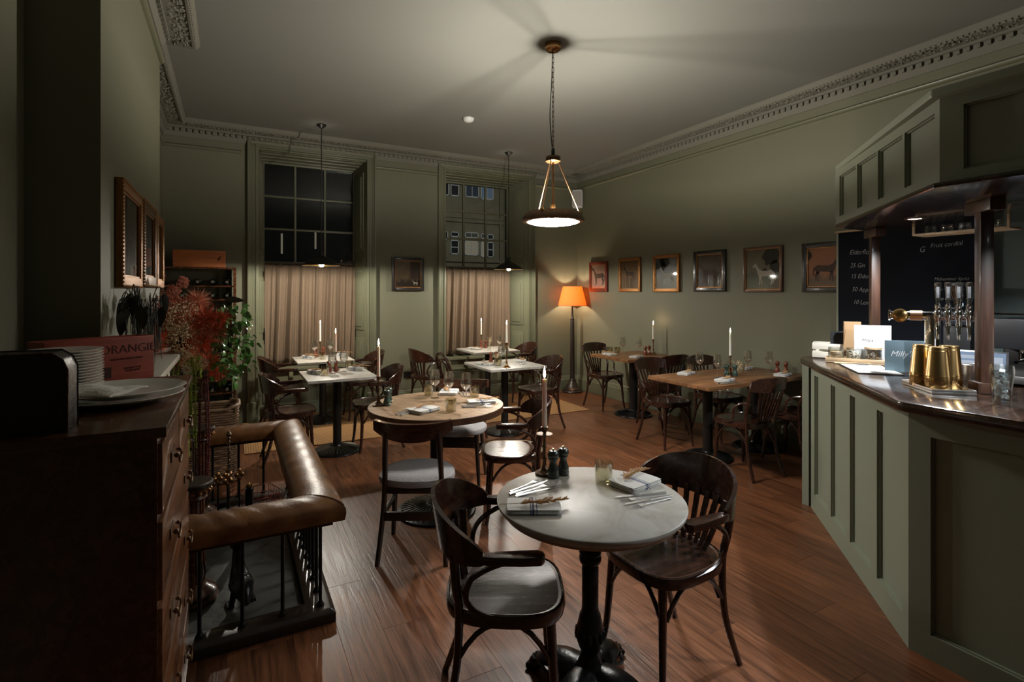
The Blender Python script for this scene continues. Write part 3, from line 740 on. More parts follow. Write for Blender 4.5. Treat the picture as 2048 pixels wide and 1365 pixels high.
# the armchair seat right of the round table is worn pale
for ch in chairs[4].children:
    if ch.name.startswith('seat') and not ch.name.startswith('seat_rim'):
        ch.data = ch.data.copy(); ch.data.materials.clear(); ch.data.materials.append(wood('worn_pale_seat', (.24,.16,.095), (.42,.30,.18), .6, 'X', 4, 12, coat=0, bump=.05, spec=.15)); ch['label'] = 'pale worn seat'

# ================================================================ TABLES
ZT = .757
def disc_base(t, r, mat='ironrib', n=36):
    obj('base', MB().lathe([(r,0),(r+.004,.006),(r,.016),(r*.93,.022),(r*.55,.046),(.06,.062),(.055,.07)], n=40), M['iron'], t)
    ribs = MB()
    for k in range(n):
        a = 2*pi*k/n; r0, r1 = .075, r*.90
        z0, z1 = .0625, .0265
        p = [(r0*cos(a), r0*sin(a), z0), (r*.52*cos(a), r*.52*sin(a), .050), (r1*cos(a), r1*sin(a), z1)]
        ribs.tube(p, [.0022, .0035, .0045], 5)
    obj('base_ribs', ribs, M[mat], t, kind='stuff')
def column(t, r=.043, z0=.06, z1=.715):
    obj('column', MB().lathe([(r,z0),(r,z1)], n=24), M['blackmetal'], t)
    obj('top_plate', MB().box((0,0,z1+.006), (.30,.30,.012)), M['blackmetal'], t)
def square_table(cx, cy, sx, sy, label, rz=0, base=(0,0), z=0):
    t = thing('marble_table', label, 'table', (cx, cy, z), rz, 'square marble tables'); 
    obj('tabletop', MB().bb(-sx/2, sx/2, -sy/2, sy/2, ZT-z-.026, ZT-z), M['marble'], t, bevel=.004)
    disc_base(t, .225); column(t, .040, .06, ZT-z-.040); return t
square_table(.905, 5.325, .63, .70, 'square marble-topped table in front at the left window, on the rug edge')
square_table(.960, 6.640, .63, .66, 'square marble-topped table behind, close against the left window', z=.0105)
square_table(2.675, 5.175, .68, .70, 'square marble-topped table in front at the right window, brass candlestick on it')
square_table(3.160, 6.630, .68, .66, 'square marble-topped table behind, close against the right window', z=.0105)
def plank_top(t, x0, x1, y0, y1, n, mat, th=.034):
    w_ = (y1-y0)/n
    for k in range(n):
        obj('board', MB().bb(x0, x1, y0+k*w_+.0008, y0+(k+1)*w_-.0008, ZT-th, ZT), mat, t, bevel=.002)
t = thing('wooden_wall_table', 'small wooden table against the right wall near the floor lamp', 'table', (4.50, 5.135, 0))
plank_top(t, -.41, .41, -.365, .365, 5, M['teak']); disc_base(t, .235, 'iron'); column(t, .055, .06, ZT-.047)
t = thing('long_wooden_table', 'long wooden table against the right wall beside the bar, laid for four', 'table', (4.21, 3.435, 0))
plank_top(t, -.70, .70, -.365, .365, 6, M['teak'])
for xx in (-.27, .42):
    p = obj('pedestal', MB().lathe([(.045,.06),(.045,ZT-.046)], n=20, c=(xx,.03,0)), M['blackmetal'], t)
    obj('pedestal_base', MB().lathe([(.225,0),(.229,.006),(.225,.016),(.21,.022),(.12,.046),(.06,.062),(.055,.07)], n=40, c=(xx,.03,0)), M['iron'], p)
    rb = MB()
    for k in range(36):
        a = 2*pi*k/36; rb.tube([(xx+.075*cos(a), .03+.075*sin(a), .0625), (xx+.117*cos(a), .03+.117*sin(a), .050), (xx+.2*cos(a), .03+.2*sin(a), .0265)], [.0022,.0035,.0045], 5)
    obj('base_ribs', rb, M['iron'], p, kind='stuff')
obj('top_bearer', MB().bb(-.66,.66,-.05,.11,ZT-.046,ZT-.034), M['blackmetal'], t)
# round wooden table
t = thing('round_wooden_table', 'round plank-topped wooden table in the middle of the room', 'table', (1.28, 3.53, 0), R(28))
RR = .475; nb = 8; wdt = 2*(RR-.004)/nb
for k in range(nb):
    y0 = -RR+.004+k*wdt+.0008; y1 = y0+wdt-.0016; out = []
    r_ = RR-.003
    def xa(y): return math.sqrt(max(0, r_*r_-y*y))
    ys = [y0+(y1-y0)*j/6 for j in range(7)]
    out = [(xa(y), y) for y in ys]+[(-xa(y), y) for y in reversed(ys)]
    o2 = []
    for p in out:
        if not o2 or (abs(p[0]-o2[-1][0])+abs(p[1]-o2[-1][1])) > 1e-6: o2.append(p)
    obj('board', MB().prism(o2, ZT-.030, ZT), M['oaky'], t)
obj('edge_band', MB().lathe([(RR-.006,ZT-.044),(RR,ZT-.044),(RR,ZT-.003),(RR-.003,ZT),(RR-.006,ZT-.044)], n=64, cap=False), wood('round_edge_wood', (.075,.030,.014), (.15,.07,.035), .4, 'Z', 4, 4), t)
disc_base(t, .275); column(t, .045, .06, ZT-.046)
obj('glide', MB().bb(-.36,.36,-.03,.03,ZT-.046,ZT-.031), M['blackmetal'], t)
# front round marble table on an ornate cast-iron pedestal
t = thing('round_marble_table', 'round marble table on an ornate black cast-iron foot, nearest the camera', 'table', (1.22, 1.64, 0))
obj('tabletop', MB().lathe([(.335,ZT-.030),(.348,ZT-.028),(.357,ZT-.018),(.361,ZT-.008),(.360,ZT-.003),(.356,ZT),(1e-4,ZT)], n=96), M['marble'], t)
obj('under_board', MB().lathe([(.31,ZT-.046),(.335,ZT-.044),(.340,ZT-.031)], n=64), M['oaky'], t)
cp = [(.075,.085),(.058,.105),(.046,.125),(.038,.150),(.036,.17),(.044,.185),(.052,.21),(.054,.235),(.050,.265),(.043,.295),(.040,.31),(.0335,.32),(.0315,.34),(.0325,.49),(.030,.50),(.040,.510),(.043,.520),(.043,.530),(.039,.540),(.043,.547),(.040,.556),(.031,.565),(.030,.60),(.031,.66),(.045,.69),(.052,.705),(.052,.712)]
obj('column', MB().lathe(cp, n=28), M['iron'], t)
bd = MB()
for k in range(34):
    a = 2*pi*k/34; bd.ball((.104*cos(a), .104*sin(a), .078), .0052, 6, 4)
for k in range(14):
    a = 2*pi*k/14; bd.ball((.052*cos(a), .052*sin(a), .235), .010, 6, 4, 2.2)
obj('bead_ring', bd, M['iron'], t, kind='stuff')
obj('foot_dome', MB().lathe([(.125,.040),(.122,.058),(.112,.070),(.096,.075),(.090,.086),(.078,.088),(.072,.092)], n=40), M['iron'], t)
for q, a in enumerate((-62, 28, 118, 208)):
    a = R(a); fm_ = MB()
    pts = [(.05, .080), (.11, .085), (.17, .078), (.215, .055), (.235, .030)]
    P = [(r_*cos(a), r_*sin(a), z_) for r_, z_ in pts]
    fm_.tube(smooth_pts(P, 4), lerp_list([.045,.042,.034,.024,.018], 17), 10, flat=1.5)
    # raised scroll line along the leg
    for s in (-1, 1):
        fm_.tube(smooth_pts([((.08)*cos(a)-s*.055*sin(a), .08*sin(a)+s*.055*cos(a), .085), ((.15)*cos(a)-s*.070*sin(a), .15*sin(a)+s*.070*cos(a), .062), ((.20)*cos(a)-s*.040*sin(a), .20*sin(a)+s*.040*cos(a), .060), ((.23)*cos(a)-s*.026*sin(a), .23*sin(a)+s*.026*cos(a), .035)], 4), .008, 6)
    L_ = obj('leg', fm_, M['iron'], t)
    pw_ = MB().ball((.245*cos(a), .245*sin(a), .026), .030, 10, 6, .9)
    for s in (-1.5, -.5, .5, 1.5):
        pw_.ball((.268*cos(a)-s*.015*sin(a), .268*sin(a)+s*.015*cos(a), .015), .013, 8, 5, 1.1)
    for s in range(9):
        b_ = s*.7; pw_.ball(((.235+.018*cos(b_))*cos(a)-.024*sin(b_)*sin(a), (.235+.018*cos(b_))*sin(a)+.024*sin(b_)*cos(a), .050), .010, 6, 4)
    obj('lion_paw', pw_, M['iron'], L_)

# ================================================================ TABLEWARE
def make_candlestick(h, pan, mat, name='candlestick'):
    t = thing(name, 'x', 'candlestick')
    k = h
    obj('stem', MB().lathe([(.040,0),(.042,.004),(.040,.008),(.026,.014),(.014,.026),(.009,.045),(.008,.06),(.011,.068),(.0065,.078),(.0060,k*.55),(.010,k*.60),(.0065,k*.64),(.0060,k*.80),(.009,k*.84),(.006,k*.87),(.013,k*.93),(.017,k-.004),(.017,k),(.011,k),(.011,k-.02)], n=18), mat, t)
    if pan: obj('drip_pan', MB().lathe([(.009,k*.83),(.026,k*.835),(.036,k*.85),(.036,k*.86),(.026,k*.848),(.009,k*.845)], n=24), mat, t)
    return t
cs_dark = make_candlestick(.205, True, M['darkgilt'], 'candlestick'); cs_brass = make_candlestick(.265, False, M['brass'], 'brass_candlestick'); cs_low = make_candlestick(.19, False, M['darkgilt'], 'low_candlestick')
def make_candle(h):
    t = thing('candle', 'x', 'candle')
    obj('wax', MB().lathe([(.0108,-.018),(.0112,0),(.0104,h*.6),(.0092,h-.006),(.0085,h),(.004,h-.003),(1e-4,h-.003)], n=16), M['wax'], t)
    obj('wick', MB().tube([(0,0,h-.004),(.001,0,h+.006),(.003,0,h+.010)], .0009, 5), M['wick'], t)
    obj('flame', MB().lathe([(1e-4,h+.004),(.0042,h+.010),(.0060,h+.018),(.0052,h+.029),(.0028,h+.043),(1e-4,h+.056)], n=12), M['flame'], t)
    return t
cand = {h: make_candle(h) for h in (.21, .185)}
def candle_on(kind, h, x, y, where, sz=1):
    proto, hh = {'dark': (cs_dark, .205), 'brass': (cs_brass, .265), 'low': (cs_low, .19)}[kind]
    nm = {'dark': 'dark bronze candlestick with drip pan', 'brass': 'slim brass candlestick', 'low': 'dark turned candlestick'}[kind]
    place(proto, (x, y, ZT+.0005), 0, '%s on the %s' % (nm, where), 'candlesticks on the tables')
    place(cand[h], (x, y, ZT+hh+.0005), 0, 'lit white taper candle on the %s' % where, 'lit taper candles')
    point_light('candle_light', (x, y, ZT+hh+h+.075), L_FLAME, FLAMEC, .012)
T1 = 'front round marble table'; T2 = 'round wooden table'; T3 = 'front left-window table'; T4 = 'rear left-window table'
T5 = 'front right-window table'; T6 = 'rear right-window table'; T7 = 'small wall table'; T8 = 'long wooden table'
candle_on('dark', .21, 1.203, 1.948, T1)
candle_on('dark', .21, .905, 3.680, T2)
candle_on('low', .185, .930, 5.560, T3)
candle_on('low', .21, .960, 6.840, T4)
candle_on('brass', .185, 2.560, 4.905, T5)
candle_on('low', .185, 3.165, 6.860, T6)
candle_on('low', .185, 4.800, 5.10, T7)
candle_on('low', .21, 4.220, 3.440, T8)

def make_mill(name, mat, h, r):
    t = thing(name, 'x', 'pepper mill')
    obj('body', MB().lathe([(r*.96,0),(r,.004),(r,h*.12),(r*.9,h*.14),(r*.97,h*.17),(r*.95,h*.24),(r*.72,h*.38),(r*.58,h*.50),(r*.60,h*.56),(r*.85,h*.64),(r*.87,h*.67)], n=20), mat, t)
    obj('head', MB().lathe([(r*.62,h*.675),(r*.86,h*.69),(r*.98,h*.76),(r*.92,h*.85),(r*.62,h*.92),(r*.2,h*.935),(1e-4,h*.935)], n=20), mat, t)
    obj('knob', MB().lathe([(r*.12,h*.93),(r*.12,h*.95),(r*.22,h*.965),(r*.20,h*.99),(1e-4,h)], n=12), M['brassb'], t)
    return t
mill = {'dark': make_mill('pepper_mill', M['milldark'], .125, .026), 'teal': make_mill('teal_pepper_mill', M['millteal'], .12, .026), 'red': make_mill('red_pepper_mill', M['millred'], .12, .023)}
def mills(kind, pts, labels):
    for (x, y), lb in zip(pts, labels): place(mill[kind], (x, y, ZT+.0005), rnd.uniform(0, 6), lb, 'salt and pepper mills')
mills('dark', [(1.214, 1.895), (1.272, 1.905)], ['dark green pepper mill beside the candlestick on the front round marble table', 'dark green salt mill, right of its twin on the front round marble table'])
mills('teal', [(.955, 3.645), (.992, 3.735)], ['teal pepper mill nearer the camera beside the candlestick on the round wooden table', 'teal mill behind its twin on the round wooden table'])
mills('red', [(.916, 5.470), (.855, 5.485)], ['red-brown mill right of the glass stem on the '+T3, 'red-brown mill left of its twin on the '+T3])
mills('red', [(.915, 6.900), (1.005, 6.885)], ['red-brown mill left of the candle on the '+T4, 'red-brown mill right of the candle on the '+T4])
mills('red', [(2.614, 5.400), (2.690, 5.420)], ['red-brown mill, left of the two on the '+T5, 'red-brown mill, right of the two on the '+T5])
mills('red', [(3.120, 6.770), (3.200, 6.780)], ['red-brown mill, left of the two on the '+T6, 'red-brown mill, right of the two on the '+T6])
mills('red', [(4.640, 5.070), (4.715, 5.080)], ['red-brown mill, left of the two on the '+T7, 'red-brown mill, right of the two on the '+T7])
mills('teal', [(4.137, 3.415), (4.205, 3.375)], ['green mill left of the candlestick on the '+T8, 'green mill close against the candlestick foot on the '+T8])
mills('red', [(4.775, 3.335), (4.800, 3.262)], ['red-brown mill, farther one at the wall end of the '+T8, 'red-brown mill, nearer one at the wall end of the '+T8])

# glasses
tg = thing('tumbler', 'x', 'glass')
obj('cup', MB().lathe([(.030,0),(.034,.003),(.037,.03),(.0375,.085),(.0360,.085),(.0350,.03),(.031,.010),(1e-4,.008)], n=32), glass('smoky_tumbler', (.90,.88,.77), base=.13), tg)
wg = thing('wine_glass', 'x', 'glass')
obj('bowl', MB().lathe([(.004,.088),(.012,.094),(.030,.112),(.0385,.130),(.0395,.142),(.036,.170),(.030,.215),(.0288,.215),(.0345,.170),(.0378,.142),(.036,.130),(.028,.114),(.010,.098),(1e-4,.096)], n=32), M['wineglass'], wg)
obj('stem', MB().lathe([(.0045,.004),(.0035,.012),(.003,.05),(.0035,.086),(.006,.092)], n=12), M['wineglass'], wg)
obj('foot', MB().lathe([(.0345,0),(.035,.0015),(.030,.003),(.006,.005),(1e-4,.006)], n=28), M['wineglass'], wg)
GL = [
 (tg, 1.367, 1.745, 'empty smoky tumbler on the front round marble table'),
 (tg, 1.330, 3.850, 'smoky tumbler at the far left of the round wooden table'),
 (tg, 1.287, 3.270, 'smoky tumbler nearest the camera on the round wooden table'),
 (tg, 1.624, 3.640, 'smoky tumbler at the right of the round wooden table'),
 (wg, 1.345, 3.745, 'wine glass at the left of the three on the round wooden table'),
 (wg, 1.400, 3.600, 'wine glass in the middle of the three on the round wooden table'),
 (wg, 1.484, 3.478, 'wine glass at the right of the three on the round wooden table'),
 (tg, .788, 5.300, 'tumbler beside the left napkin on the '+T3), (wg, .860, 5.330, 'wine glass left of the red-brown mill on the '+T3),
 (wg, .985, 5.420, 'wine glass right of the red-brown mill on the '+T3), (tg, 1.070, 5.590, 'tumbler at the back right of the '+T3),
 (tg, .944, 6.560, 'tumbler in the middle of the '+T4), (wg, 1.070, 6.790, 'wine glass behind the candle on the '+T4), (wg, .880, 6.740, 'wine glass left of the candle on the '+T4),
 (wg, 2.640, 5.190, 'wine glass, left of the two on the '+T5), (wg, 2.740, 5.290, 'wine glass, right of the two on the '+T5), (tg, 2.540, 5.060, 'tumbler at the middle of the '+T5),
 (wg, 3.230, 6.400, 'wine glass on the '+T6), (tg, 3.330, 6.450, 'tumbler on the '+T6),
 (wg, 4.476, 5.310, 'wine glass, left of the two on the '+T7), (wg, 4.590, 5.130, 'wine glass, right of the two on the '+T7),
 (tg, 4.413, 5.343, 'tumbler left of the wine glasses on the '+T7), (tg, 4.350, 5.420, 'tumbler at the far left corner of the '+T7),
 (wg, 4.036, 3.650, 'first wine glass from the left on the '+T8), (wg, 4.013, 3.415, 'second wine glass from the left on the '+T8),
 (wg, 4.538, 3.490, 'third wine glass from the left on the '+T8), (wg, 4.640, 3.330, 'fourth wine glass from the left on the '+T8),
 (tg, 4.010, 3.755, 'tumbler at the far left of the '+T8), (tg, 4.471, 3.520, 'tumbler behind the candlestick on the '+T8),
]
for p, x, y, lb in GL: place(p, (x, y, ZT+.0006), rnd.uniform(0, 6), lb, 'tumblers' if p is tg else 'wine glasses')

# folded napkins
def napkin_mesh(sx, sy, layers, seed, roll=False):
    rr = random.Random(seed); mb = MB()
    if roll:
        nn = 14
        prof = []
        pts = []
        for i in range(13): pts.append(((i/12-.5)*sx, .002*sin(i), .021))
        P = pts; mb.tube(P, [.019+.0015*sin(i*1.7) for i in range(13)], 14, flat=1.35)
        mb.grid(12, 3, lambda u, v: ((u-.5)*sx*.98, -.020-v*.014+.002*sin(u*9), .004+.010*(1-v)+.0015*sin(u*14)))
        return mb
    th = .0048
    for l in range(layers):
        ex, ey = rr.uniform(-.003, .003), rr.uniform(-.003, .003)
        o = [(x+ex+rr.uniform(-.0012,.0012), y+ey+rr.uniform(-.0012,.0012)) for x, y in superell(sx/2, sy/2, 9, 28)]
        mid = [(x*.985, y*.985) for x, y in o]
        z = l*th; mb.slab([mid, o, o, mid], [z+.0002, z+.0015, z+th-.0015, z+th-.0002])
    nx = 14
    z = layers*th
    mb.grid(nx, 8, lambda u, v: ((u-.5)*sx*.97, (v-.5)*sy*.97, z-.0005+.0030*(1-(2*u-1)**6)*(1-(2*v-1)**6)*(.6+.4*sin(u*7+seed)*sin(v*5))))
    return mb
nap = []
for k, (sx, sy, ly, roll) in enumerate(((.195,.115,4,False), (.185,.135,5,False), (.16,.04,1,True))):
    t = thing('napkin' if not roll else 'rolled_napkin', 'x', 'napkin'); obj('cloth', napkin_mesh(sx, sy, ly, k+1, roll), M['napkin'], t); nap.append(t)
# cutlery
def fork_bm():
    mb = MB(); mb.tube([(-.10,0,.003),(-.09,0,.004),(-.02,0,.003),(.03,0,.0045)], [.0042,.0036,.0020,.0025], 8, flat=1.3)
    mb.add([(.028,-.0045,.004),(.045,-.0115,.0035),(.055,-.012,.0035),(.055,.012,.0035),(.045,.0115,.0035),(.028,.0045,.004),(.028,-.0045,.0056),(.045,-.0115,.0051),(.055,-.012,.0051),(.055,.012,.0051),(.045,.0115,.0051),(.028,.0045,.0056)],
        [(0,5,4,3,2,1),(6,7,8,9,10,11),(0,1,7,6),(1,2,8,7),(2,3,9,8),(3,4,10,9),(4,5,11,10),(5,0,6,11)])
    for k in range(4):
        y = -.0098+k*.0065; mb.tube([(.053,y,.0042),(.075,y,.0030),(.100,y*.92,.0060)], [.0014,.0013,.0007], 6)
    return mb
def knife_bm():
    mb = MB(); mb.tube([(-.105,0,.004),(-.09,0,.0045),(-.03,0,.0040),(-.005,0,.004)], [.0048,.0046,.0034,.0036], 8, flat=1.25)
    o = [(-.006,-.0035),(.02,-.0078),(.07,-.0088),(.10,-.006),(.118,.004),(.10,.0052),(.02,.0045),(-.006,.0035)]
    mb.prism(o, .0034, .0048); return mb
fk = tag(obj('fork', fork_bm(), M['steel']), 'x', 'fork'); kn = tag(obj('knife', knife_bm(), M['steel']), 'x', 'knife')
# wheat sprig
def sprig_mb(seed, L=.26, n=40):
    rr = random.Random(seed); mb = MB(); bend = rr.uniform(-.03, .03)
    def c(u): return Vector((-L/2+L*u, bend*sin(pi*u), .006+.006*sin(pi*u)))
    mb.tube([c(i/8) for i in range(9)], .0009, 5)
    for k in range(n):
        u = .28+.70*k/n; p = c(u); s = 1 if k % 2 else -1; l = .036*(1.15-u*.55)
        d = Vector((.8, s*rr.uniform(.40,.95), rr.uniform(-.08,.35))).normalized(); q = p+d*l*.55; e = p+d*l
        mb.tube([p, q, e], [.0009, .0034, .0004], 5)
    return mb
spr = [tag(obj('wheat_sprig', sprig_mb(k), M['sprig']), 'x', 'wheat sprig') for k in (1, 2)]
def setting(nk, x, y, rz, where, side, cut=None, sprig=True, z=ZT):
    th = [.0048*4, .0048*5, .040][nk]
    place(nap[nk], (x, y, z+.0006), R(rz), '%s blue-striped white napkin at the %s of the %s' % ('rolled' if nk == 2 else 'folded', side, where), 'striped napkins')
    if sprig:
        place(spr[nk % 2], (x+.004, y+.006, z+th+.001), R(rz+12), 'dried wheat sprig on the %s napkin of the %s' % (side, where), 'wheat sprigs on napkins')
    if cut:
        cx, cy, cr = cut
        for j, (pr, nm) in enumerate(((kn, 'knife'), (fk, 'fork'), (kn, 'knife'), (fk, 'fork'))):
            if j >= 2 and nk == 2: break
            nx_, ny_ = -sin(R(cr)), cos(R(cr)); d = (j-1.5)*.026
            place(pr, (cx+nx_*d+.012*cos(R(cr))*(j % 2), cy+ny_*d+.012*sin(R(cr))*(j % 2), z+.0008), R(cr+(j-1.5)*5), 'steel %s, %s one beside the %s napkin, %s' % (nm, 'nearer' if j < 2 else 'farther', side, where), 'steel cutlery')
setting(0, .972, 1.650, -28, T1, 'left', (1.060, 1.822, 12))
setting(1, 1.462, 1.660, 10, T1, 'right', (1.400, 1.520, 172))
setting(1, 1.125, 3.350, 25, T2, 'near left', (1.020, 3.385, 40))
setting(1, 1.500, 3.850, 60, T2, 'far side', (1.600, 3.760, 70))
setting(0, 1.580, 3.420, -15, T2, 'right', (1.500, 3.330, -15))
setting(2, .700, 5.400, -60, T3, 'left', None); setting(2, 1.110, 5.450, -40, T3, 'right', None)
setting(2, .800, 6.700, -50, T4, 'left', None); setting(2, 1.200, 6.780, -40, T4, 'right', None)
setting(0, 2.450, 5.200, -60, T5, 'left', (2.520, 5.300, -70)); setting(0, 2.920, 5.240, 60, T5, 'right', (2.860, 5.120, 60))
setting(0, 2.990, 6.720, -60, T6, 'left', None); setting(0, 3.390, 6.560, 60, T6, 'right', None)
setting(0, 4.250, 5.300, 85, T7, 'far end', None); setting(0, 4.370, 4.930, 20, T7, 'near end', None)
setting(0, 3.900, 3.690, 20, T8, 'far left', None); setting(0, 3.900, 3.240, 15, T8, 'near left', (3.830, 3.155, -5))
setting(0, 4.650, 3.190, 15, T8, 'near right', None); setting(0, 4.720, 3.660, 10, T8, 'far right', None)
# small vases with dried sprigs
def posy(x, y, label, h=.16):
    t = thing('bud_vase', label, 'vase', (x, y, ZT+.0005))
    obj('bottle', MB().lathe([(.020,0),(.024,.006),(.024,.05),(.011,.07),(.010,.09),(.012,.092)], n=18, cap=False), M['glass'], t)
    rr = random.Random(int(x*1000)); st = MB()
    for k in range(9):
        a = rr.uniform(0, 6.3); e = Vector((.05*cos(a)*rr.random(), .05*sin(a)*rr.random(), h*rr.uniform(.8, 1.2)))
        st.tube([(0,0,.02), (e.x*.3, e.y*.3, h*.5), tuple(e)], .0008, 4)
        for j in range(7):
            q = e+Vector((rr.uniform(-.016,.016), rr.uniform(-.016,.016), rr.uniform(-.03,.012))); st.ball(tuple(q), .0028, 5, 3)
    obj('dried_sprigs', st, M['blossom'], t, kind='stuff'); return t
posy(3.110, 6.480, 'small clear vase of dried sprigs on the '+T6); posy(2.560, 4.990+.17, 'small clear vase of dried sprigs on the '+T5, .12); posy(4.400, 3.330+.17, 'small clear vase of dried sprigs on the '+T8, .10)
# ================================================================ LAMPS
# big pendant: rose, chain, flex, plate, three rods, dish open above with a glowing disc below
PX, PY = 2.19, 3.42
t = thing('dish_pendant_lamp', 'large pendant lamp with glowing white disc, hung on a chain and brass rods', 'pendant lamp', (PX, PY, 0))
obj('ceiling_rose', MB().lathe([(1e-4,HC-.058),(.045,HC-.056),(.060,HC-.045),(.062,HC-.030),(.058,HC-.026),(.063,HC-.020),(.063,HC-.001)], n=32), M['brass'], t)
ch = MB(); z = HC-.065; k = 0
while z > 2.655:
    L_ = .046; pts = []
    for i in range(10):
        a = 2*pi*i/10; u, v = .0085*cos(a), (L_/2)*sin(a)
        pts.append((u, 0, z-L_/2+v) if k % 2 else (0, u, z-L_/2+v))
    ch.tube(pts, .0024, 5, closed=True); z -= L_-.008; k += 1
obj('chain', ch, M['darkgilt'], t)
obj('flex', MB().tube(smooth_pts([(-.005,0,HC-.05),(-.012,0,3.2),(-.028,0,2.95),(-.022,0,2.8),(-.006,0,2.66),(0,0,2.62)], 6), .004, 6), M['blackpl'], t)
obj('chain_socket', MB().lathe([(.010,2.67),(.014,2.66),(.014,2.612),(.010,2.60)], n=14), M['blackmetal'], t)
obj('hub_plate', MB().lathe([(1e-4,2.560),(.050,2.562),(.058,2.568),(.058,2.580),(.052,2.584),(.058,2.590),(.056,2.604),(1e-4,2.606)], n=32), M['darkgilt'], t)
for a in (R(215), R(335), R(95)):
    obj('rod', MB().tube([(.042*cos(a), .042*sin(a), 2.565), (.205*cos(a), .205*sin(a), 2.175)], .0055, 8), M['copper'], t)
    obj('clip', MB().box((.214*cos(a), .214*sin(a), 2.168), (.030,.020,.030), rz=a), M['brassb'], t, bevel=.004)
obj('center_rod', MB().tube([(0,0,2.565),(0,0,2.20)], .0075, 8), M['brass'], t)
obj('bulb_holder', MB().lathe([(.018,2.235),(.020,2.20),(.015,2.185)], n=14), M['brass'], t)
dish = MB().lathe([(.205,2.095),(.236,2.098),(.243,2.110),(.240,2.125),(.225,2.150),(.205,2.172),(.200,2.172),(.218,2.150),(.232,2.125),(.230,2.112),(.205,2.110)], n=56, cap=False)
obj('dish_rim', dish, M['darkgilt'], t)
obj('diffuser', MB().lathe([(.206,2.110),(.204,2.102),(.190,2.092),(.150,2.081),(.09,2.073),(1e-4,2.070)], n=56), M['lampdisc'], t)
obj('dish_tray', MB().lathe([(1e-4,2.120),(.222,2.122),(.222,2.127),(1e-4,2.126)], n=48), M['blackmetal'], t)
point_light('big_pendant_bulb_light', (PX, PY, 2.142), L_UP, WARMW, .036)
# small conical pendants in front of the windows
def cone_pendant(x, y, zb, label):
    t = thing('cone_pendant_lamp', label, 'pendant lamp', (x, y, 0), 0, 'small conical pendants')
    obj('ceiling_rose', MB().lathe([(1e-4,HC-.05),(.012,HC-.048),(.045,HC-.016),(.055,HC-.010),(.055,HC-.001)], n=24), M['blackmetal'], t)
    obj('chain', MB().tube([(0,0,HC-.045),(0,0,zb+.155)], .005, 6), M['blackmetal'], t)
    obj('shade', MB().lathe([(.022,zb+.165),(.026,zb+.120),(.040,zb+.100),(.120,zb+.058),(.165,zb+.030),(.202,zb),(.206,zb-.001),(.204,zb+.003),(.165,zb+.036),(.120,zb+.064),(.042,zb+.106)], n=40, cap=False), M['blackmetal'], t)
    obj('shade_lining', MB().lathe([(.198,zb+.001),(.160,zb+.029),(.115,zb+.055),(.036,zb+.096)], n=40, cap=False), M['brassb'], t)
    obj('socket', MB().lathe([(.016,zb+.10),(.018,zb+.045),(.014,zb+.035)], n=14), M['blackmetal'], t)
    obj('bulb', MB().lathe([(.010,zb+.044),(.014,zb+.034),(.026,zb+.014),(.027,zb+.002),(.020,zb-.010),(1e-4,zb-.017)], n=20), M['conebulb'], t)
    return t
cone_pendant(.90, 6.32, 1.862, 'small black conical pendant lamp in front of the left window')
cone_pendant(3.35, 6.36, 1.870, 'small black conical pendant lamp in front of the right window')
# floor lamp
FX, FY = 4.70, 6.78
t = thing('floor_lamp', 'floor lamp with glowing orange shade and dark turned post in the corner', 'floor lamp', (FX, FY, 0))
obj('base', MB().lathe([(.165,0),(.168,.015),(.160,.028),(.150,.032),(.146,.048),(.120,.065),(.105,.075),(.085,.12),(.060,.145),(.048,.165)], n=32), M['ebon'], t)
obj('post', MB().lathe([(.048,.165),(.052,.18),(.044,.195),(.036,.215),(.040,.235),(.036,.25),(.037,.6),(.030,1.10),(.026,1.12),(.034,1.135),(.026,1.15),(.018,1.19),(.014,1.25),(.014,1.34)], n=20), M['ebon'], t)
obj('lamp_holder', MB().lathe([(.010,1.34),(.014,1.36),(.014,1.42)], n=12), M['brass'], t)
obj('bulb', MB().ball((0,0,1.455), .026, 12, 8), M['bulb'], t)
obj('lamp_shade', MB().lathe([(.225,1.345),(.148,1.652),(.1465,1.652),(.2235,1.345),(.225,1.345)], n=48, cap=False), M['shade'], t)
rim = MB()
rim.tube([(.225*cos(a), .225*sin(a), 1.347) for a in [2*pi*k/40 for k in range(40)]], .003, 6, closed=True); rim.tube([(.1475*cos(a), .1475*sin(a), 1.650) for a in [2*pi*k/40 for k in range(40)]], .003, 6, closed=True)
obj('shade_trim', rim, M['pine'], t)
obj('shade_carrier', MB().tube([(-.147,0,1.640),(.147,0,1.640)], .002, 5).tube([(0,-.147,1.640),(0,.147,1.640)], .002, 5), M['brass'], t)
obj('cord', MB().tube(smooth_pts([(-.15,-.02,.01),(-.25,.03,.012),(-.22,.14,.02),(-.19,.165,.20),(-.185,.182,.42)], 5), .004, 6), M['blackpl'], t)
point_light('floor_lamp_light', (FX, FY, 1.500), L_FLOORLAMP, AMBER, .03)

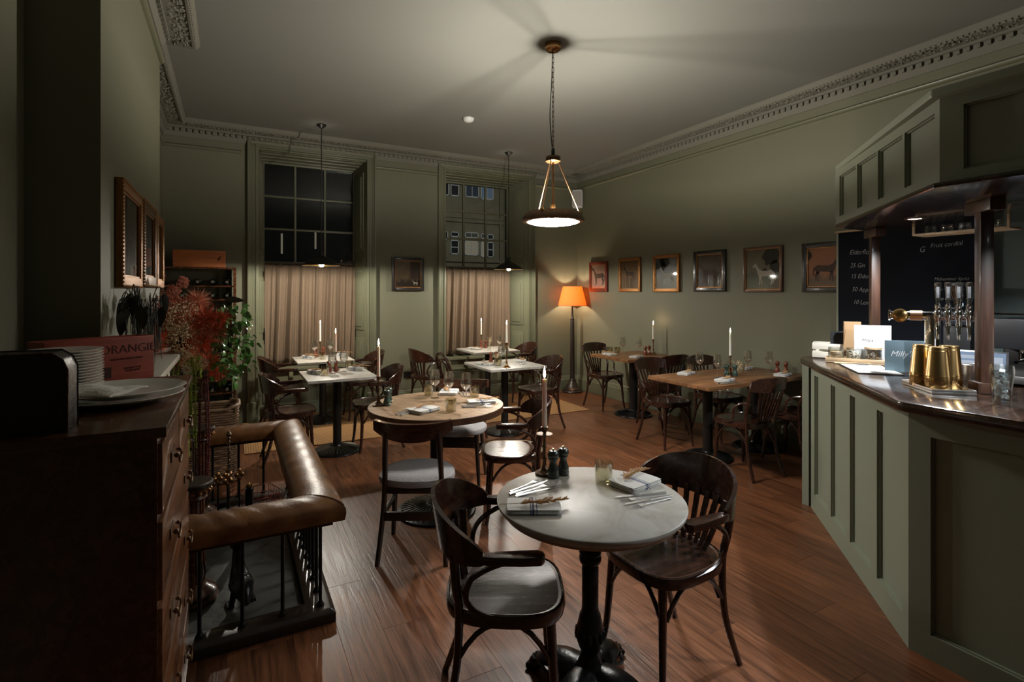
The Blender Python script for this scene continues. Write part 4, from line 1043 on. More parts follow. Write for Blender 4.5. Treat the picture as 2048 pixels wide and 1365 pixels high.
# ================================================================ PICTURES
def horse(s=1.0, flip=1):
    body = [(-.42,.10),(-.40,.20),(-.30,.27),(-.10,.24),(.10,.24),(.22,.29),(.32,.42),(.38,.53),(.42,.57),(.44,.53),(.54,.44),(.56,.39),(.52,.37),(.44,.41),(.38,.34),(.33,.22),(.30,.10),(.26,.02),(.24,-.12),(.25,-.28),(.28,-.31),(.20,-.31),(.20,-.12),(.18,.0),(.08,.02),(-.10,.02),(-.22,.05),(-.25,-.08),(-.30,-.14),(-.26,-.28),(-.23,-.31),(-.32,-.31),(-.36,-.13),(-.34,.0),(-.38,.06)]
    leg2 = [(.14,.05),(.13,-.12),(.10,-.28),(.14,-.28),(.19,-.10),(.20,.05)]; leg3 = [(-.32,.05),(-.42,-.10),(-.40,-.27),(-.36,-.28),(-.36,-.12),(-.26,.0)]; tail = [(-.40,.20),(-.47,.12),(-.49,-.08),(-.46,-.16),(-.43,-.02),(-.41,.12)]
    return [[(x*s*flip, y*s) for x, y in q] for q in (body, leg2, leg3, tail)]
def picture(name, label, cx, cy, cz, rz, w_, h_, fw, fmat, skies, hcol, hs=.0, hflip=1, hoff=(0,-.02), beads=False, grp=None, extra=()):
    # local: picture faces -y
    t = thing('framed_picture', label, 'picture', (cx, cy, cz), rz, grp)
    fr = MB()
    for s in (-1, 1):
        fr.bb(min(s*w_/2, s*(w_/2-fw)), max(s*w_/2, s*(w_/2-fw)), -.030, 0, -h_/2, h_/2); fr.bb(-w_/2+fw, w_/2-fw, -.030, 0, min(s*h_/2, s*(h_/2-fw)), max(s*h_/2, s*(h_/2-fw)))
    obj('frame', fr, fmat, t, bevel=.005)
    iw, ih = w_/2-fw, h_/2-fw
    sl = MB()
    for s in (-1, 1): sl.bb(min(s*iw, s*(iw-.009)), max(s*iw, s*(iw-.009)), -.022, -.010, -ih, ih); sl.bb(-iw, iw, -.022, -.010, min(s*ih, s*(ih-.009)), max(s*ih, s*(ih-.009)))
    obj('inner_slip', sl, M['gilt'], t)
    if beads:
        b = MB(); P_ = []
        n1 = int(w_/.018); n2 = int(h_/.018)
        for k in range(n1+1):
            for s in (-1, 1): b.ball((-w_/2+.006+(w_-.012)*k/n1, -.030, s*(h_/2-.006)), .0055, 6, 4)
        for k in range(1, n2):
            for s in (-1, 1): b.ball((s*(w_/2-.006), -.030, -h_/2+.006+(h_-.012)*k/n2), .0055, 6, 4)
        obj('beading', b, M['gilt'], t, kind='stuff')
    obj('canvas', MB().bb(-iw, iw, -.012, -.006, -ih, ih), painting_mat('canvas_'+name, *skies), t)
    if hs:
        hm = plain('horse_paint_'+name, hcol, .5)
        f = MB()
        for q in horse(hs, hflip): f.add([(x+hoff[0], -.0130, y+hoff[1]) for x, y in q], [tuple(range(len(q)))])
        obj('painted_horse', f, hm, t)
    for pts, col in extra:
        obj('painted_shape', MB().add([(x, -.0127, z_) for x, z_ in pts], [tuple(range(len(pts)))]), plain('paint_'+name, col, .6), t)
    obj('glazing', MB().bb(-iw, iw, -.0175, -.0165, -ih, ih), M['picglass'], t, smooth=False)
    return t
def tree(x, z_, r, seed):
    rr = random.Random(seed); return [(x+r*(1+.25*rr.uniform(-1,1))*cos(2*pi*k/14), z_+r*(1+.25*rr.uniform(-1,1))*.9*sin(2*pi*k/14)) for k in range(14)]
RW = XR-.002; zc = 1.80
GP = 'framed horse paintings on the right wall'
rzp = -pi/2     # faces -x
def onright(*a, **k): return picture(*a, **k)
picture('a', 'small red-framed horse print beside the floor lamp', RW, 6.395, 1.795, rzp, .44, .455, .045, M['redframe'], ((.55,.30,.22),(.62,.38,.30),(.40,.22,.15),-.17), (.10,.035,.02), .32, -1, (0,-.03), grp=GP)
picture('b', 'small gilt-framed brown picture of riders, second from the floor lamp', RW, 5.69, 1.803, rzp, .45, .475, .035, M['gilt'], ((.16,.08,.03),(.30,.17,.07),(.11,.06,.02),-.05), (.07,.03,.012), .24, -1, (0,-.02), grp=GP)
picture('c', 'gilt-framed painting of a white horse under dark trees, third from the floor lamp', RW, 4.985, 1.80, rzp, .46, .48, .035, M['gilt'], ((.05,.055,.045),(.24,.25,.22),(.035,.04,.015),-.06), (.52,.50,.43), .26, -1, (.01,-.06), beads=True, grp=GP, extra=((tree(-.10,.11,.09,2),(.02,.022,.014)),(tree(-.02,.15,.08,3),(.025,.028,.016))))
picture('d', 'black-framed dark painting of a bay horse, fourth from the floor lamp', RW, 4.295, 1.805, rzp, .465, .48, .045, M['blackframe'], ((.03,.02,.012),(.15,.085,.035),(.035,.02,.010),-.02), (.085,.03,.014), .30, -1, (-.02,-.06), grp=GP)
picture('e', 'brown-framed painting of a rider on a grey horse, fifth from the floor lamp', RW, 3.60, 1.798, rzp, .455, .48, .022, M['brownframe'], ((.06,.045,.025),(.22,.17,.08),(.05,.05,.016),-.04), (.48,.42,.33), .26, -1, (.02,-.08), grp=GP, extra=((tree(.09,.12,.10,5),(.022,.018,.010)),(tree(.15,.02,.07,6),(.020,.018,.010)),(tree(.02,-.015,.030,7),(.03,.02,.015))))
picture('f', 'wide black-framed painting of a bay horse on an orange ground, partly behind the chalkboard', RW, 2.915, 1.793, rzp, .50, .475, .050, M['blackframe'], ((.36,.13,.05),(.46,.19,.08),(.16,.075,.03),-.09), (.07,.025,.012), .27, 1, (-.02,-.05), grp=GP, extra=((tree(-.20,.12,.05,8),(.035,.02,.012)),))
picture('g', 'black-framed small dark painting of a white dog between the windows', 2.115, YB-.002, 1.806, 0, .45, .46, .045, M['blackframe'], ((.05,.035,.018),(.20,.13,.06),(.03,.018,.010),-.09), (.55,.48,.40), .075, -1, (.10,-.13), extra=((((.03,.17),(.16,.17),(.16,-.07),(.03,-.07)),(.045,.022,.012)),))
# three pictures on the chimney breast
rzl = pi/2
GB = 'framed pictures on the chimney breast'
picture('h', 'tall gilt-framed picture with beaded edge, nearest on the chimney breast', XL+.002, 3.15, 1.82, rzl, .58, .49, .050, M['gilt'], ((.06,.05,.03),(.16,.11,.05),(.12,.11,.05),-.10), (.10,.05,.02), .20, 1, (0,-.06), beads=True, grp=GB)
picture('i', 'dark-framed picture in the middle of the chimney breast', XL+.002, 3.765, 1.83, rzl, .53, .49, .060, M['darkgilt'], ((.03,.03,.022),(.10,.08,.05),(.05,.05,.02),-.08), (.08,.04,.02), .18, 1, (0,-.06), beads=True, grp=GB)
picture('j', 'gilt-framed picture at the far end of the chimney breast', XL+.002, 4.265, 1.825, rzl, .37, .48, .050, M['gilt'], ((.06,.05,.03),(.20,.14,.06),(.10,.09,.04),-.10), (.10,.05,.02), .14, -1, (0,-.06), grp=GB)

# ================================================================ FIREPLACE, HEARTH AND CLUB FENDER
fp = thing('fireplace_surround', 'white painted fireplace surround on the chimney breast behind the flowers', 'fireplace', (XL, 3.52, 0))
for s in (-1, 1):
    j = obj('jamb', MB().bb(0, .085, min(s*.42, s*.70), max(s*.42, s*.70), .03, .98), M['whitepaint'], fp, bevel=.004)
    fl = MB()
    for k in range(7): fl.tube([(.087, s*(.45+k*.037), .16), (.087, s*(.45+k*.037), .92)], .010, 6)
    obj('fluting', fl, M['whitepaint'], j)
obj('frieze', MB().bb(0, .085, -.70, .70, .98, 1.13).bb(0, .10, -.72, .72, 1.10, 1.14), M['whitepaint'], fp, bevel=.004)
obj('mantel_shelf', MB().bb(0, .175, -.75, .75, 1.14, 1.175), M['whitepaint'], fp, bevel=.008)
obj('iron_insert', MB().bb(-.02, .02, -.42, .42, .84, .98).bb(-.02, .02, -.42, -.38, .03, .9).bb(-.02, .02, .38, .42, .03, .9), M['grate'], fp)
obj('firebox_back', MB().bb(-.226, -.20, -.40, .40, .0, .86), M['grate'], fp)
gr = MB()
for k in range(7): gr.tube([(-.05, -.24+k*.08, .12), (-.03, -.24+k*.08, .34)], .008, 6)
gr.bb(-.06, -.04, -.27, .27, .11, .13).bb(-.045, -.02, -.27, .27, .33, .35)
obj('fire_basket', gr, M['iron'], fp)
# hearth slab
FX0, FX1, FY0, FY1 = XL+.005, .43, 2.56, 4.36
hearth = struct('hearth', MB().bb(FX0+.01, FX1-.13, FY0+.13, FY1-.13, .0005, .028), M['slate'])
# club fender
fd = thing('club_fender', 'leather-topped club fender on iron spindles around the hearth', 'fender', (0, 0, 0))
def ring_path(ins): return [(FX0, FY0+ins), (FX1-ins, FY0+ins), (FX1-ins, FY1-ins), (FX0, FY1-ins)]
pl_ = sweep(ring_path(0), [(0,.0005),(0,.045),(.02,.062),(.10,.066),(.125,.055),(.125,.0005)])
obj('plinth', pl_, M['ebon'], fd, bevel=.003)
cw = .105; zc0 = .520
def pad_prof(ins):
    out = []
    for k in range(15):
        a = pi*(1-k/14); out.append((.095+cw*cos(a)*(1 if 1 else 1), zc0+.062*max(0, sin(a))**.75))
    return [(.095-cw+.006, zc0-.035)]+out+[(.095+cw-.006, zc0-.035)]
names = ['near_pad', 'long_pad', 'far_pad']
rp = ring_path(-.03)
for k in range(3):
    a = Vector(rp[k]); b = Vector(rp[k+1]); d = (b-a).normalized(); nn = Vector((-d.y, d.x)); prof = pad_prof(0)
    vs = []; m = 28; L_ = (b-a).length
    for i in range(m+1):
        for o_, z_ in prof:
            s0 = o_ if k > 0 else 0; s1 = L_-(o_ if k < 2 else 0)
            q = a+d*(s0+(s1-s0)*i/m)+nn*o_; sag = .003*sin(i*1.9+k)+.002*sin(i*4.1)
            vs.append((q.x, q.y, z_+(sag if z_ > zc0+.02 else 0)))
    n_ = len(prof); fs = [(i*n_+j, i*n_+j+1, (i+1)*n_+j+1, (i+1)*n_+j) for i in range(m) for j in range(n_-1)]
    fs += [(i*n_+n_-1, i*n_, (i+1)*n_, (i+1)*n_+n_-1) for i in range(m)]+[tuple(range(n_)), tuple(m*n_+j for j in range(n_))]
    obj('leather_pad', MB().add(vs, fs), M['leather'], fd)
for c0 in ((rp[1], (rp[1][0]-.2, rp[1][1]+.2)), (rp[2], (rp[2][0]-.2, rp[2][1]-.2))):
    a, b = Vector(c0[0]), Vector(c0[1]); P_ = []
    for k in range(15):
        u = k/14; q = a.lerp(b, .0+u*.98); o_ = u*.2-.0; s_ = max(0, 1-((o_-.095)/cw)**2); P_.append((q.x, q.y, zc0+.001+.0625*s_**.375))
    obj('corner_seam', MB().tube(P_, .004, 6), M['mahog'], fd)
obj('pad_rail', sweep(ring_path(.012), [(0,.455),(0,.487),(.10,.487),(.10,.455)]), M['ebon'], fd)
nl = MB()
for k in range(3):
    for side, ins in ((0, -.018), (1, .166)):
        q = ring_path(ins); a, b = Vector(q[k]), Vector(q[k+1]); L_ = (b-a).length
        for i in range(int(L_/.032)):
            p = a+(b-a)*((i+.5)*.032/L_); nl.ball((p.x, p.y, .490), .0052, 6, 4)
obj('brass_nails', nl, M['brassb'], fd, kind='stuff')
sq = ring_path(.062)
for k in range(3):
    a, b = Vector(sq[k]), Vector(sq[k+1]); L_ = (b-a).length; n_ = {0: 5, 1: 13, 2: 5}[k]
    for i in range(n_+1):
        if k > 0 and i == 0: continue
        p = a+(b-a)*(i/n_)
        if k == 0 and i == 0: p = a+(b-a)*.08
        if k == 2 and i == n_: p = a+(b-a)*.92
        obj('spindle', MB().lathe([(.018,.064),(.018,.070),(.012,.078),(.0085,.088),(.0085,.448),(.012,.456)], c=(p.x, p.y, 0), n=10), M['iron'], fd)
# fire irons stand with bright knobs
t = thing('fire_iron_stand', 'fire iron stand with brass ball handles on the hearth', 'fire irons', (-.02, 3.76, .0285))
obj('base', MB().lathe([(.095,0),(.098,.008),(.07,.018),(.02,.024),(.012,.035)], n=28), M['iron'], t)
obj('twisted_pole', MB().tube([(.0035*cos(k*1.3), .0035*sin(k*1.3), .03+k*.0059) for k in range(100)], .0065, 6).lathe([(.012,.615),(.017,.625),(.012,.64),(1e-4,.648)], n=10), M['rope'], t)
for k, a in enumerate((.3, 1.7, 3.2, 4.6)):
    tl = obj('fire_tool', MB().tube([(.06*cos(a), .06*sin(a), .04), (.062*cos(a), .062*sin(a), .33)], .006, 6), M['iron'], t)
    b = MB()
    for j, (dx, dz) in enumerate(((0,.335),(.016,.355),(-.016,.355),(0,.378))): b.ball((.062*cos(a)+dx, .062*sin(a)+(.012 if j == 3 else 0), dz), .015, 10, 6)
    obj('brass_knobs', b, M['brass'], tl)
t = thing('fire_poker', 'brass-knobbed black poker holder beside the fire irons', 'poker', (.09, 3.62, .0285))
obj('stand', MB().lathe([(.05,0),(.05,.01),(.02,.02),(.022,.30),(.026,.31)], n=16), M['iron'], t); obj('knob', MB().ball((0,0,.325), .018, 12, 7), M['brass'], t)
# wire basket of kindling
t = thing('wire_basket', 'small red-brown wire basket on the hearth', 'basket', (.175, 3.86, .0285), R(20))
b = MB()
for z_ in (.0, .05, .10, .15, .20):
    b.tube([(-.09,-.11,z_+.004),(.09,-.11,z_+.004),(.09,.11,z_+.004),(-.09,.11,z_+.004)], .0028, 5, closed=True)
for k in range(10):
    for s in (-1, 1): b.tube([(s*.09, -.11+k*.0244, .004), (s*.09, -.11+k*.0244, .204)], .0018, 4)
for k in range(8):
    for s in (-1, 1): b.tube([(-.09+k*.0257, s*.11, .004), (-.09+k*.0257, s*.11, .204)], .0018, 4)
obj('wires', b, M['redwire'], t)
b = MB()
for k in range(9): b.box((rnd.uniform(-.03,.03), -.08+k*.02, .03+.018*(k % 4)), (.15,.022,.022), rz=rnd.uniform(-.2,.2))
obj('kindling', b, M['mahog'], t)
# fluted pedestals
def pedestal(x, y, h, label):
    t = thing('fluted_pedestal', label, 'pedestal', (x, y, .0285), 0, 'fluted pedestals on the hearth')
    obj('foot', MB().lathe([(.105,0),(.108,.015),(.098,.028),(.104,.045),(.090,.062),(.060,.080),(.052,.095)], n=32), M['mahog'], t)
    sh = []; vs = []; n_ = 64
    for z_, r_ in ((.095,.048),(.14,.060),(.20,.052),(h-.10,.048),(h-.08,.050)):
        vs += [((r_-(.006 if (k//2) % 2 else 0))*cos(2*pi*k/n_), (r_-(.006 if (k//2) % 2 else 0))*sin(2*pi*k/n_), z_) for k in range(n_)]
    fs = [(i*n_+k, i*n_+(k+1)%n_, (i+1)*n_+(k+1)%n_, (i+1)*n_+k) for i in range(4) for k in range(n_)]
    obj('fluted_shaft', MB().add(vs, fs), M['mahog'], t)
    obj('capital', MB().lathe([(.050,h-.09),(.062,h-.08),(.055,h-.065),(.072,h-.045),(.078,h-.03)], n=32), M['mahog'], t)
    b = MB()
    for k in range(16): b.ball((.074*cos(2*pi*k/16), .074*sin(2*pi*k/16), h-.048), .011, 6, 4)
    obj('carved_beads', b, M['brass'], t, kind='stuff')
    obj('top', MB().lathe([(.080,h-.030),(.086,h-.022),(.086,h-.006),(.080,h),(1e-4,h)], n=36), M['ebon'], t)
pedestal(-.17, 3.02, .59, 'fluted dark pedestal at the near side of the hearth, beside the chest')
pedestal(-.19, 4.08, .62, 'fluted dark pedestal at the far side of the hearth, under the hanging flowers')
# iron figure on the hearth
t = thing('iron_firedog', 'black iron firedog on the hearth behind the near spindles', 'firedog', (.04, 2.86, .0285), R(100))
obj('body', MB().tube(smooth_pts([(-.10,0,.05),(-.04,0,.09),(.03,0,.10),(.08,0,.16),(.10,0,.24)], 5), lerp_list([.012,.045,.055,.032,.022], 21), 12), M['iron'], t)
obj('head', MB().ball((.115,0,.262), .034, 12, 8).tube([(.135,0,.262),(.20,0,.245)], [.018,.008], 8), M['iron'], t)
for s in (-1, 1): obj('leg', MB().tube([(.0,s*.035,.07),(.01,s*.045,.0)], [.016,.012], 8).box((.03,s*.048,.006), (.06,.03,.012)), M['iron'], t)
obj('wing', MB().ball((-.01,.0,.105), .052, 12, 6, .7), M['iron'], t)

# ================================================================ WICKER LOG BASKET, WINE RACK
t = thing('wicker_basket', 'wicker log basket behind the far end of the fender', 'basket', (-.20, 4.98, 0))
w_ = MB()
for j in range(30):
    z_ = .02+j*.0195; pts = []
    per = superell(.24, .17, 5, 44)
    for k, (x, y) in enumerate(per):
        q = 1+.022*(1 if (k+j) % 2 else -1); pts.append((x*q, y*q, z_))
    w_.tube(pts, .0085, 5, closed=True)
obj('woven_cane', w_, M['wicker'], t, kind='stuff')
obj('rim', MB().tube([(x*1.03, y*1.03, .605+.02*abs(x)/.24*(abs(x)>.18)) for x, y in superell(.24,.17,5,44)], .015, 7, closed=True), M['wicker'], t)
obj('corner_post', MB().tube([(.225,.155,.58),(.228,.155,.655)], .012, 6).tube([(.225,-.155,.58),(.228,-.155,.625)], .012, 6), M['wicker'], t)
RX0, RX1, RY0, RY1 = -.68, .035, 6.68, 6.95
t = thing('wine_rack', 'tall red-brown wine rack in the left alcove behind the flowers', 'wine rack', (0,0,0))
obj('side_panel', MB().bb(RX1-.028, RX1, RY0, RY1, .0, 1.83), M['mahog'], t); obj('side_panel', MB().bb(RX0, RX0+.028, RY0, RY1, 0, 1.83), M['mahog'], t)
obj('top_board', MB().bb(RX0-.01, RX1+.005, RY0-.01, RY1, 1.815, 1.835), M['mahog'], t, bevel=.003)
obj('back_post', MB().bb(-.07, -.02, RY1-.03, RY1, 0, 1.815), M['ebon'], t)
cols = [-.055-.142*k for k in range(4)]; rows = [.17+.150*k for k in range(11)]
for z_ in rows:
    s_ = MB().bb(RX0+.028, RX1-.028, RY0+.01, RY0+.03, z_-.055, z_-.040).bb(RX0+.028, RX1-.028, RY1-.06, RY1-.04, z_-.055, z_-.040)
    obj('rail', s_, M['mahog'], t)
wbm = MB().lathe([(.0137,-.170),(.0150,-.165),(.0150,-.150),(.0137,-.145),(.0145,-.085),(.024,-.055),(.0375,-.020),(.0385,.0),(.0385,.135),(.030,.142),(1e-4,.138)], n=20, axis=(0,1,0))
wbt = thing('wine_bottle', 'x', 'bottle'); obj('bottle_glass', wbm, M['bottle'], wbt)
obj('capsule', MB().lathe([(1e-4,-.1725),(.0145,-.1725),(.0160,-.168),(.0158,-.115),(.0150,-.110)], n=20, axis=(0,1,0)), M['foil'], wbt)
for ri, z_ in enumerate(reversed(rows)):
    for ci, x in enumerate(cols): place(wbt, (x, 6.80, z_), 0, 'wine bottle in the wine rack, %s row from the top, %s from the right' % (ORD[ri], ORD[ci]), 'wine bottles in the rack')
t = thing('pine_box', 'orange pine wine box lying on top of the wine rack', 'box', (-.320, 6.80, 1.8355))
obj('front_board', MB().bb(-.25,.25,-.09,-.078,0,.185), M['pine'], t, bevel=.002); obj('side_boards', MB().bb(-.25,-.238,-.078,.09,0,.185).bb(.238,.25,-.078,.09,0,.185).bb(-.238,.238,.078,.09,0,.185), M['pine'], t)
obj('lid', MB().bb(-.25,.25,-.078,.09,.176,.185), M['pine'], t); 
obj('knot', MB().box((.19,-.0905,.10), (.018,.002,.05), ry=.5), M['mahog'], t)

# ================================================================ CHEST OF DRAWERS IN THE FOREGROUND
CX0, CX1, CY0, CY1, CZ = XA+.01, -.145, 1.56, 2.508, 1.215
t = thing('chest_of_drawers', 'dark mahogany chest of drawers with brass handles at the left, nearest the camera', 'chest of drawers', (0,0,0))
obj('carcass', MB().bb(CX0, CX1-.022, CY0+.015, CY1, .06, CZ-.028), M['mahog'], t)
obj('top', MB().bb(CX0, CX1, CY0, CY1, CZ-.028, CZ), wood('chest_top_wood', (.05,.018,.008), (.12,.05,.024), .24, 'Y', 2.5, 8, coat=.4, bump=.04), t, bevel=.005)
obj('plinth', MB().bb(CX0, CX1-.008, CY0+.005, CY1, 0, .10), M['mahog'], t, bevel=.008)
zs = [(.985,1.165),(.765,.965),(.535,.745),(.315,.515),(.115,.295)]
for r_, (z0, z1) in enumerate(zs):
    ys = [(CY0+.035, CY0+.49),(CY0+.515, CY1-.02)] if r_ == 0 else [(CY0+.035, CY1-.02)]
    for y0, y1 in ys:
        dr = obj('drawer', MB().bb(CX1-.030, CX1-.012, y0, y1, z0, z1), wood('drawer_front_wood', (.10,.034,.012), (.24,.095,.036), .28, 'Y', 3, 9, coat=.4, bump=.05) if (r_ == 0 and y0 < CY0+.1) else bpy.data.materials['drawer_front_wood'], t, bevel=.003)
        hs_ = [(y0+y1)/2] if r_ == 0 else [y0+.20, y1-.20]
        for hy in hs_:
            zc_ = (z0+z1)/2
            h_ = obj('handle', MB().box((CX1-.010, hy, zc_), (.003,.070,.030)).tube(smooth_pts([(CX1-.004,hy-.034,zc_+.006),(CX1+.008,hy-.034,zc_+.004),(CX1+.010,hy-.028,zc_-.014),(CX1+.010,hy,zc_-.020),(CX1+.010,hy+.028,zc_-.014),(CX1+.008,hy+.034,zc_+.004),(CX1-.004,hy+.034,zc_+.006)], 3), .0030, 6), M['darkgilt'], dr)
            obj('knob_post', MB().ball((CX1+.004, hy-.034, zc_+.006), .008, 8, 5).ball((CX1+.004, hy+.034, zc_+.006), .006, 8, 5), M['darkgilt'], h_)
# plates, crate, trays on the chest
pt = thing('small_plate', 'x', 'plate')
obj('plate_body', MB().lathe([(.055,0),(.058,.002),(.072,.004),(.103,.0095),(.106,.0115),(.102,.0125),(.072,.0075),(.054,.006),(1e-4,.006)], n=48), M['plate'], pt)
obj('foot_ring', MB().lathe([(.050,-.002),(.054,-.002),(.056,.001),(.050,.001)], n=36, cap=False), M['plate'], pt)
for k in range(16):
    place(pt, (-.482+rnd.uniform(-.0015,.0015), 2.165+rnd.uniform(-.0015,.0015), CZ+.0025+k*.0092), 0, 'white china plate, %s from the top of the tall stack on the chest' % ORD[15-k], 'stack of small white plates')
t = thing('serving_plate', 'large white serving plate under another on the chest, folded napkin on it', 'plate', (-.305, 1.985, CZ+.0005), 0, 'large serving plates on the chest')
sp = MB().lathe([(.095,.0),(.10,.002),(.125,.008),(.165,.020),(.170,.023),(.166,.025),(.125,.014),(.095,.007),(1e-4,.007)], n=56)
obj('plate_body', sp, M['plate'], t); t2 = dup(t, (-.300, 1.990, CZ+.0195), 0, 'upper large white serving plate on the chest, in front of the tall stack')
o = MB().grid(26, 20, lambda u, v: ((u-.5)*.24, (v-.5)*.17, .006+.012*(1-(2*u-1)**4)*(1-(2*v-1)**4)+.004*sin(u*9+2*v)*sin(v*6)))
o = obj('cloth_napkin', o, plain('plain_white_cloth', (.78,.76,.71), .9, bump=.4, bscale=60), None, (-.375, 1.935, CZ+.0395), R(-25)); md = o.modifiers.new('t', 'SOLIDIFY'); md.thickness = .004
tag(o, 'crumpled plain white cloth lying over the serving plates on the chest', 'cloth')
def text_obj(body, size, mat, parent, loc, rot, ext=.0004, shear=0, align='CENTER', name='lettering', sx=1, offset=0):
    cu = bpy.data.curves.new('txt', 'FONT'); cu.body = body; cu.size = size; cu.extrude = ext; cu.shear = shear; cu.align_x = align; cu.align_y = 'CENTER'; cu.resolution_u = 3; cu.offset = offset
    tmp = bpy.data.objects.new('txt', cu); me = bpy.data.meshes.new_from_object(tmp); bpy.data.objects.remove(tmp); bpy.data.curves.remove(cu)
    me.materials.clear(); me.materials.append(mat); me.name = name
    o = bpy.data.objects.new(name, me); COL.objects.link(o); o.parent = parent; o.location = loc; o.rotation_euler = rot; o.scale = (sx, 1, 1); return o
t = thing('wooden_crate', 'red-stained printed wooden crate behind the plate stack on the chest', 'crate', (-.445, 2.416, CZ+.0005), R(39.7))
obj('front_board', MB().bb(-.18,.18,-.050,-.040,0,.168), M['crate'], t, bevel=.002)
obj('crate_sides', MB().bb(-.18,-.168,-.040,.048,0,.168).bb(.168,.18,-.040,.048,0,.168).bb(-.168,.168,.038,.048,0,.168).bb(-.168,.168,-.040,.038,0,.010), M['crate'], t)
text_obj('MORANGIE', .046, M['inkred'], t, (.068,-.0506,.122), (pi/2,0,0), sx=1.0, offset=-.0006)
text_obj('HIGHLAND SINGLE MALT', .010, M['inkred'], t, (.080,-.0506,.086), (pi/2,0,0))
text_obj('PRODUCT OF\nSCOTLAND', .010, M['inkred'], t, (.100,-.0506,.045), (pi/2,0,0))
obj('printed_stamp', MB().bb(-.020,.025,-.0506,-.050,.020,.060), M['inkred'], t)
t = thing('leather_case', 'black leather box at the left edge, standing on the near end of the chest', 'box', (-.515, 1.655, CZ+.0005), R(0))
o = [(x, z_) for x, z_ in ((-.165,0),(.165,0),(.165,.15),(.155,.175),(.135,.19),(-.165,.19))]
obj('case_body', MB().add([(x, -.045, z_) for x, z_ in o]+[(x, .045, z_) for x, z_ in o], [tuple(range(6)), tuple(range(11,5,-1))]+[(i,(i+1)%6,(i+1)%6+6,i+6) for i in range(6)]), M['boxblack'], t, bevel=.003)
obj('piped_edge', MB().tube([(.166,-.046,.0),(.166,-.046,.15),(.156,-.046,.176),(.136,-.046,.191),(-.16,-.046,.191)], .0022, 6), M['mahog'], t)

# ================================================================ FLOWERS ON THE MANTEL
FLX, FLY, FLZ = -.285, 3.98, 1.1755
t = thing('flower_arrangement', 'large arrangement of coral plumes, beige blossom and green leaves on the mantel', 'flowers', (FLX, FLY, FLZ))
obj('vase', MB().lathe([(.055,0),(.062,.01),(.066,.06),(.058,.09),(.060,.10),(.054,.10),(.050,.02),(1e-4,.015)], n=28), M['boxblack'], t)
fr = random.Random(21)
def plume_mb(c, r, n, seed, droop=0):
    rr = random.Random(seed); mb = MB()
    for k in range(n):
        d = Vector((rr.gauss(0,1), rr.gauss(0,1), rr.gauss(0,.8)-droop)).normalized(); l = r*rr.uniform(.55, 1.1)
        a = Vector(c)+d*r*.15; e = Vector(c)+d*l; s = d.cross(Vector((rr.gauss(0,1), rr.gauss(0,1), rr.gauss(0,1)))).normalized()*r*.018
        mid = a.lerp(e, .6)
        mb.add([a-s*.5, a+s*.5, mid+s, e, mid-s], [(0,1,2,3,4)])
        for j in range(3):
            q = a.lerp(e, .45+.18*j); s2 = (d+s.normalized()*(1 if j % 2 else -1)*.8).normalized()*r*.16
            mb.add([q, q+s2+s*.3, q+s2*.9-s*.5], [(0,1,2)])
    return mb
# screen-right vector in plan is about (.88,-.47)
rx_, ry_ = .8818, -.4716
def fl(u, dpt, z_): return (u*rx_+dpt*.4716, u*ry_+dpt*.8818, z_)
for k, (u, dd, z_, r_, m) in enumerate(((.17,-.05,.20,.115,'plume'),(.22,-.02,.13,.10,'plumepink'),(.15,-.06,.06,.095,'plume'),(-.12,-.02,.17,.11,'plume'),(-.20,.0,.12,.10,'plume'),(-.17,-.03,.02,.09,'plume'),(.10,0,.32,.085,'plumepink'),(.24,-.03,.20,.09,'plume'),(.02,-.04,-.02,.09,'plume'),(.20,-.05,-.06,.07,'plume'),(.23,0,-.14,.065,'plume'),(-.03,.03,.26,.10,'plumepink'))):
    obj('plume', plume_mb(fl(u, dd, z_), r_*1.15, 330, 30+k), M[m], t, kind='stuff')
def blossom_mb(c, rx0, rz0, n, seed, sz=.006):
    rr = random.Random(seed); mb = MB()
    for k in range(n):
        d = Vector((rr.gauss(0,1), rr.gauss(0,1), rr.gauss(0,1))).normalized()*rr.uniform(.55, 1.0)
        p = Vector(c)+Vector((d.x*rx0, d.y*rx0, d.z*rz0)); s = sz*rr.uniform(.5, 1.2)
        mb.add([p+Vector((s,0,0)), p+Vector((-s*.5,s*.87,0)), p+Vector((-s*.5,-s*.87,0)), p+Vector((0,0,s*1.1)), p-Vector((0,0,s))], [(0,1,3),(1,2,3),(2,0,3),(1,0,4),(2,1,4),(0,2,4)])
    return mb
for k, (u, dd, z_, a, b, n_, m) in enumerate(((.05,-.08,.20,.13,.13,420,'blossom'),(.08,-.10,.08,.10,.12,360,'blossom'),(-.06,-.05,.30,.10,.07,240,'blossomr'),(-.03,-.05,.38,.05,.05,120,'blossomr'),(.04,-.06,.44,.035,.04,70,'blossomr'),(-.08,-.06,.22,.12,.10,260,'blossomr'),(.12,-.08,-.06,.08,.07,180,'blossom'))):
    obj('blossom_spray', blossom_mb(fl(u, dd, z_), a, b, n_*2, 60+k), M[m], t, kind='stuff')
def leaf_mesh(L_, W_):
    nx = 8; vs = []; fs = []
    for i in range(nx+1):
        u = i/nx; w0 = W_*math.sin(pi*min(1, u**.8))**.9; z_ = -.25*L_*u*u
        for j, q in enumerate((-1, 0, 1)): vs.append((u*L_, q*w0, z_+(.12*w0 if j != 1 else 0)))
    for i in range(nx):
        for j in range(2): a = i*3+j; fs.append((a, a+1, a+4, a+3))
    me = MB().add(vs, fs).mesh('leaf'); return me
lm = leaf_mesh(.062, .019); lm.materials.append(M['leaf']); ld = leaf_mesh(.15, .035); ld.materials.append(M['darkleaf'])
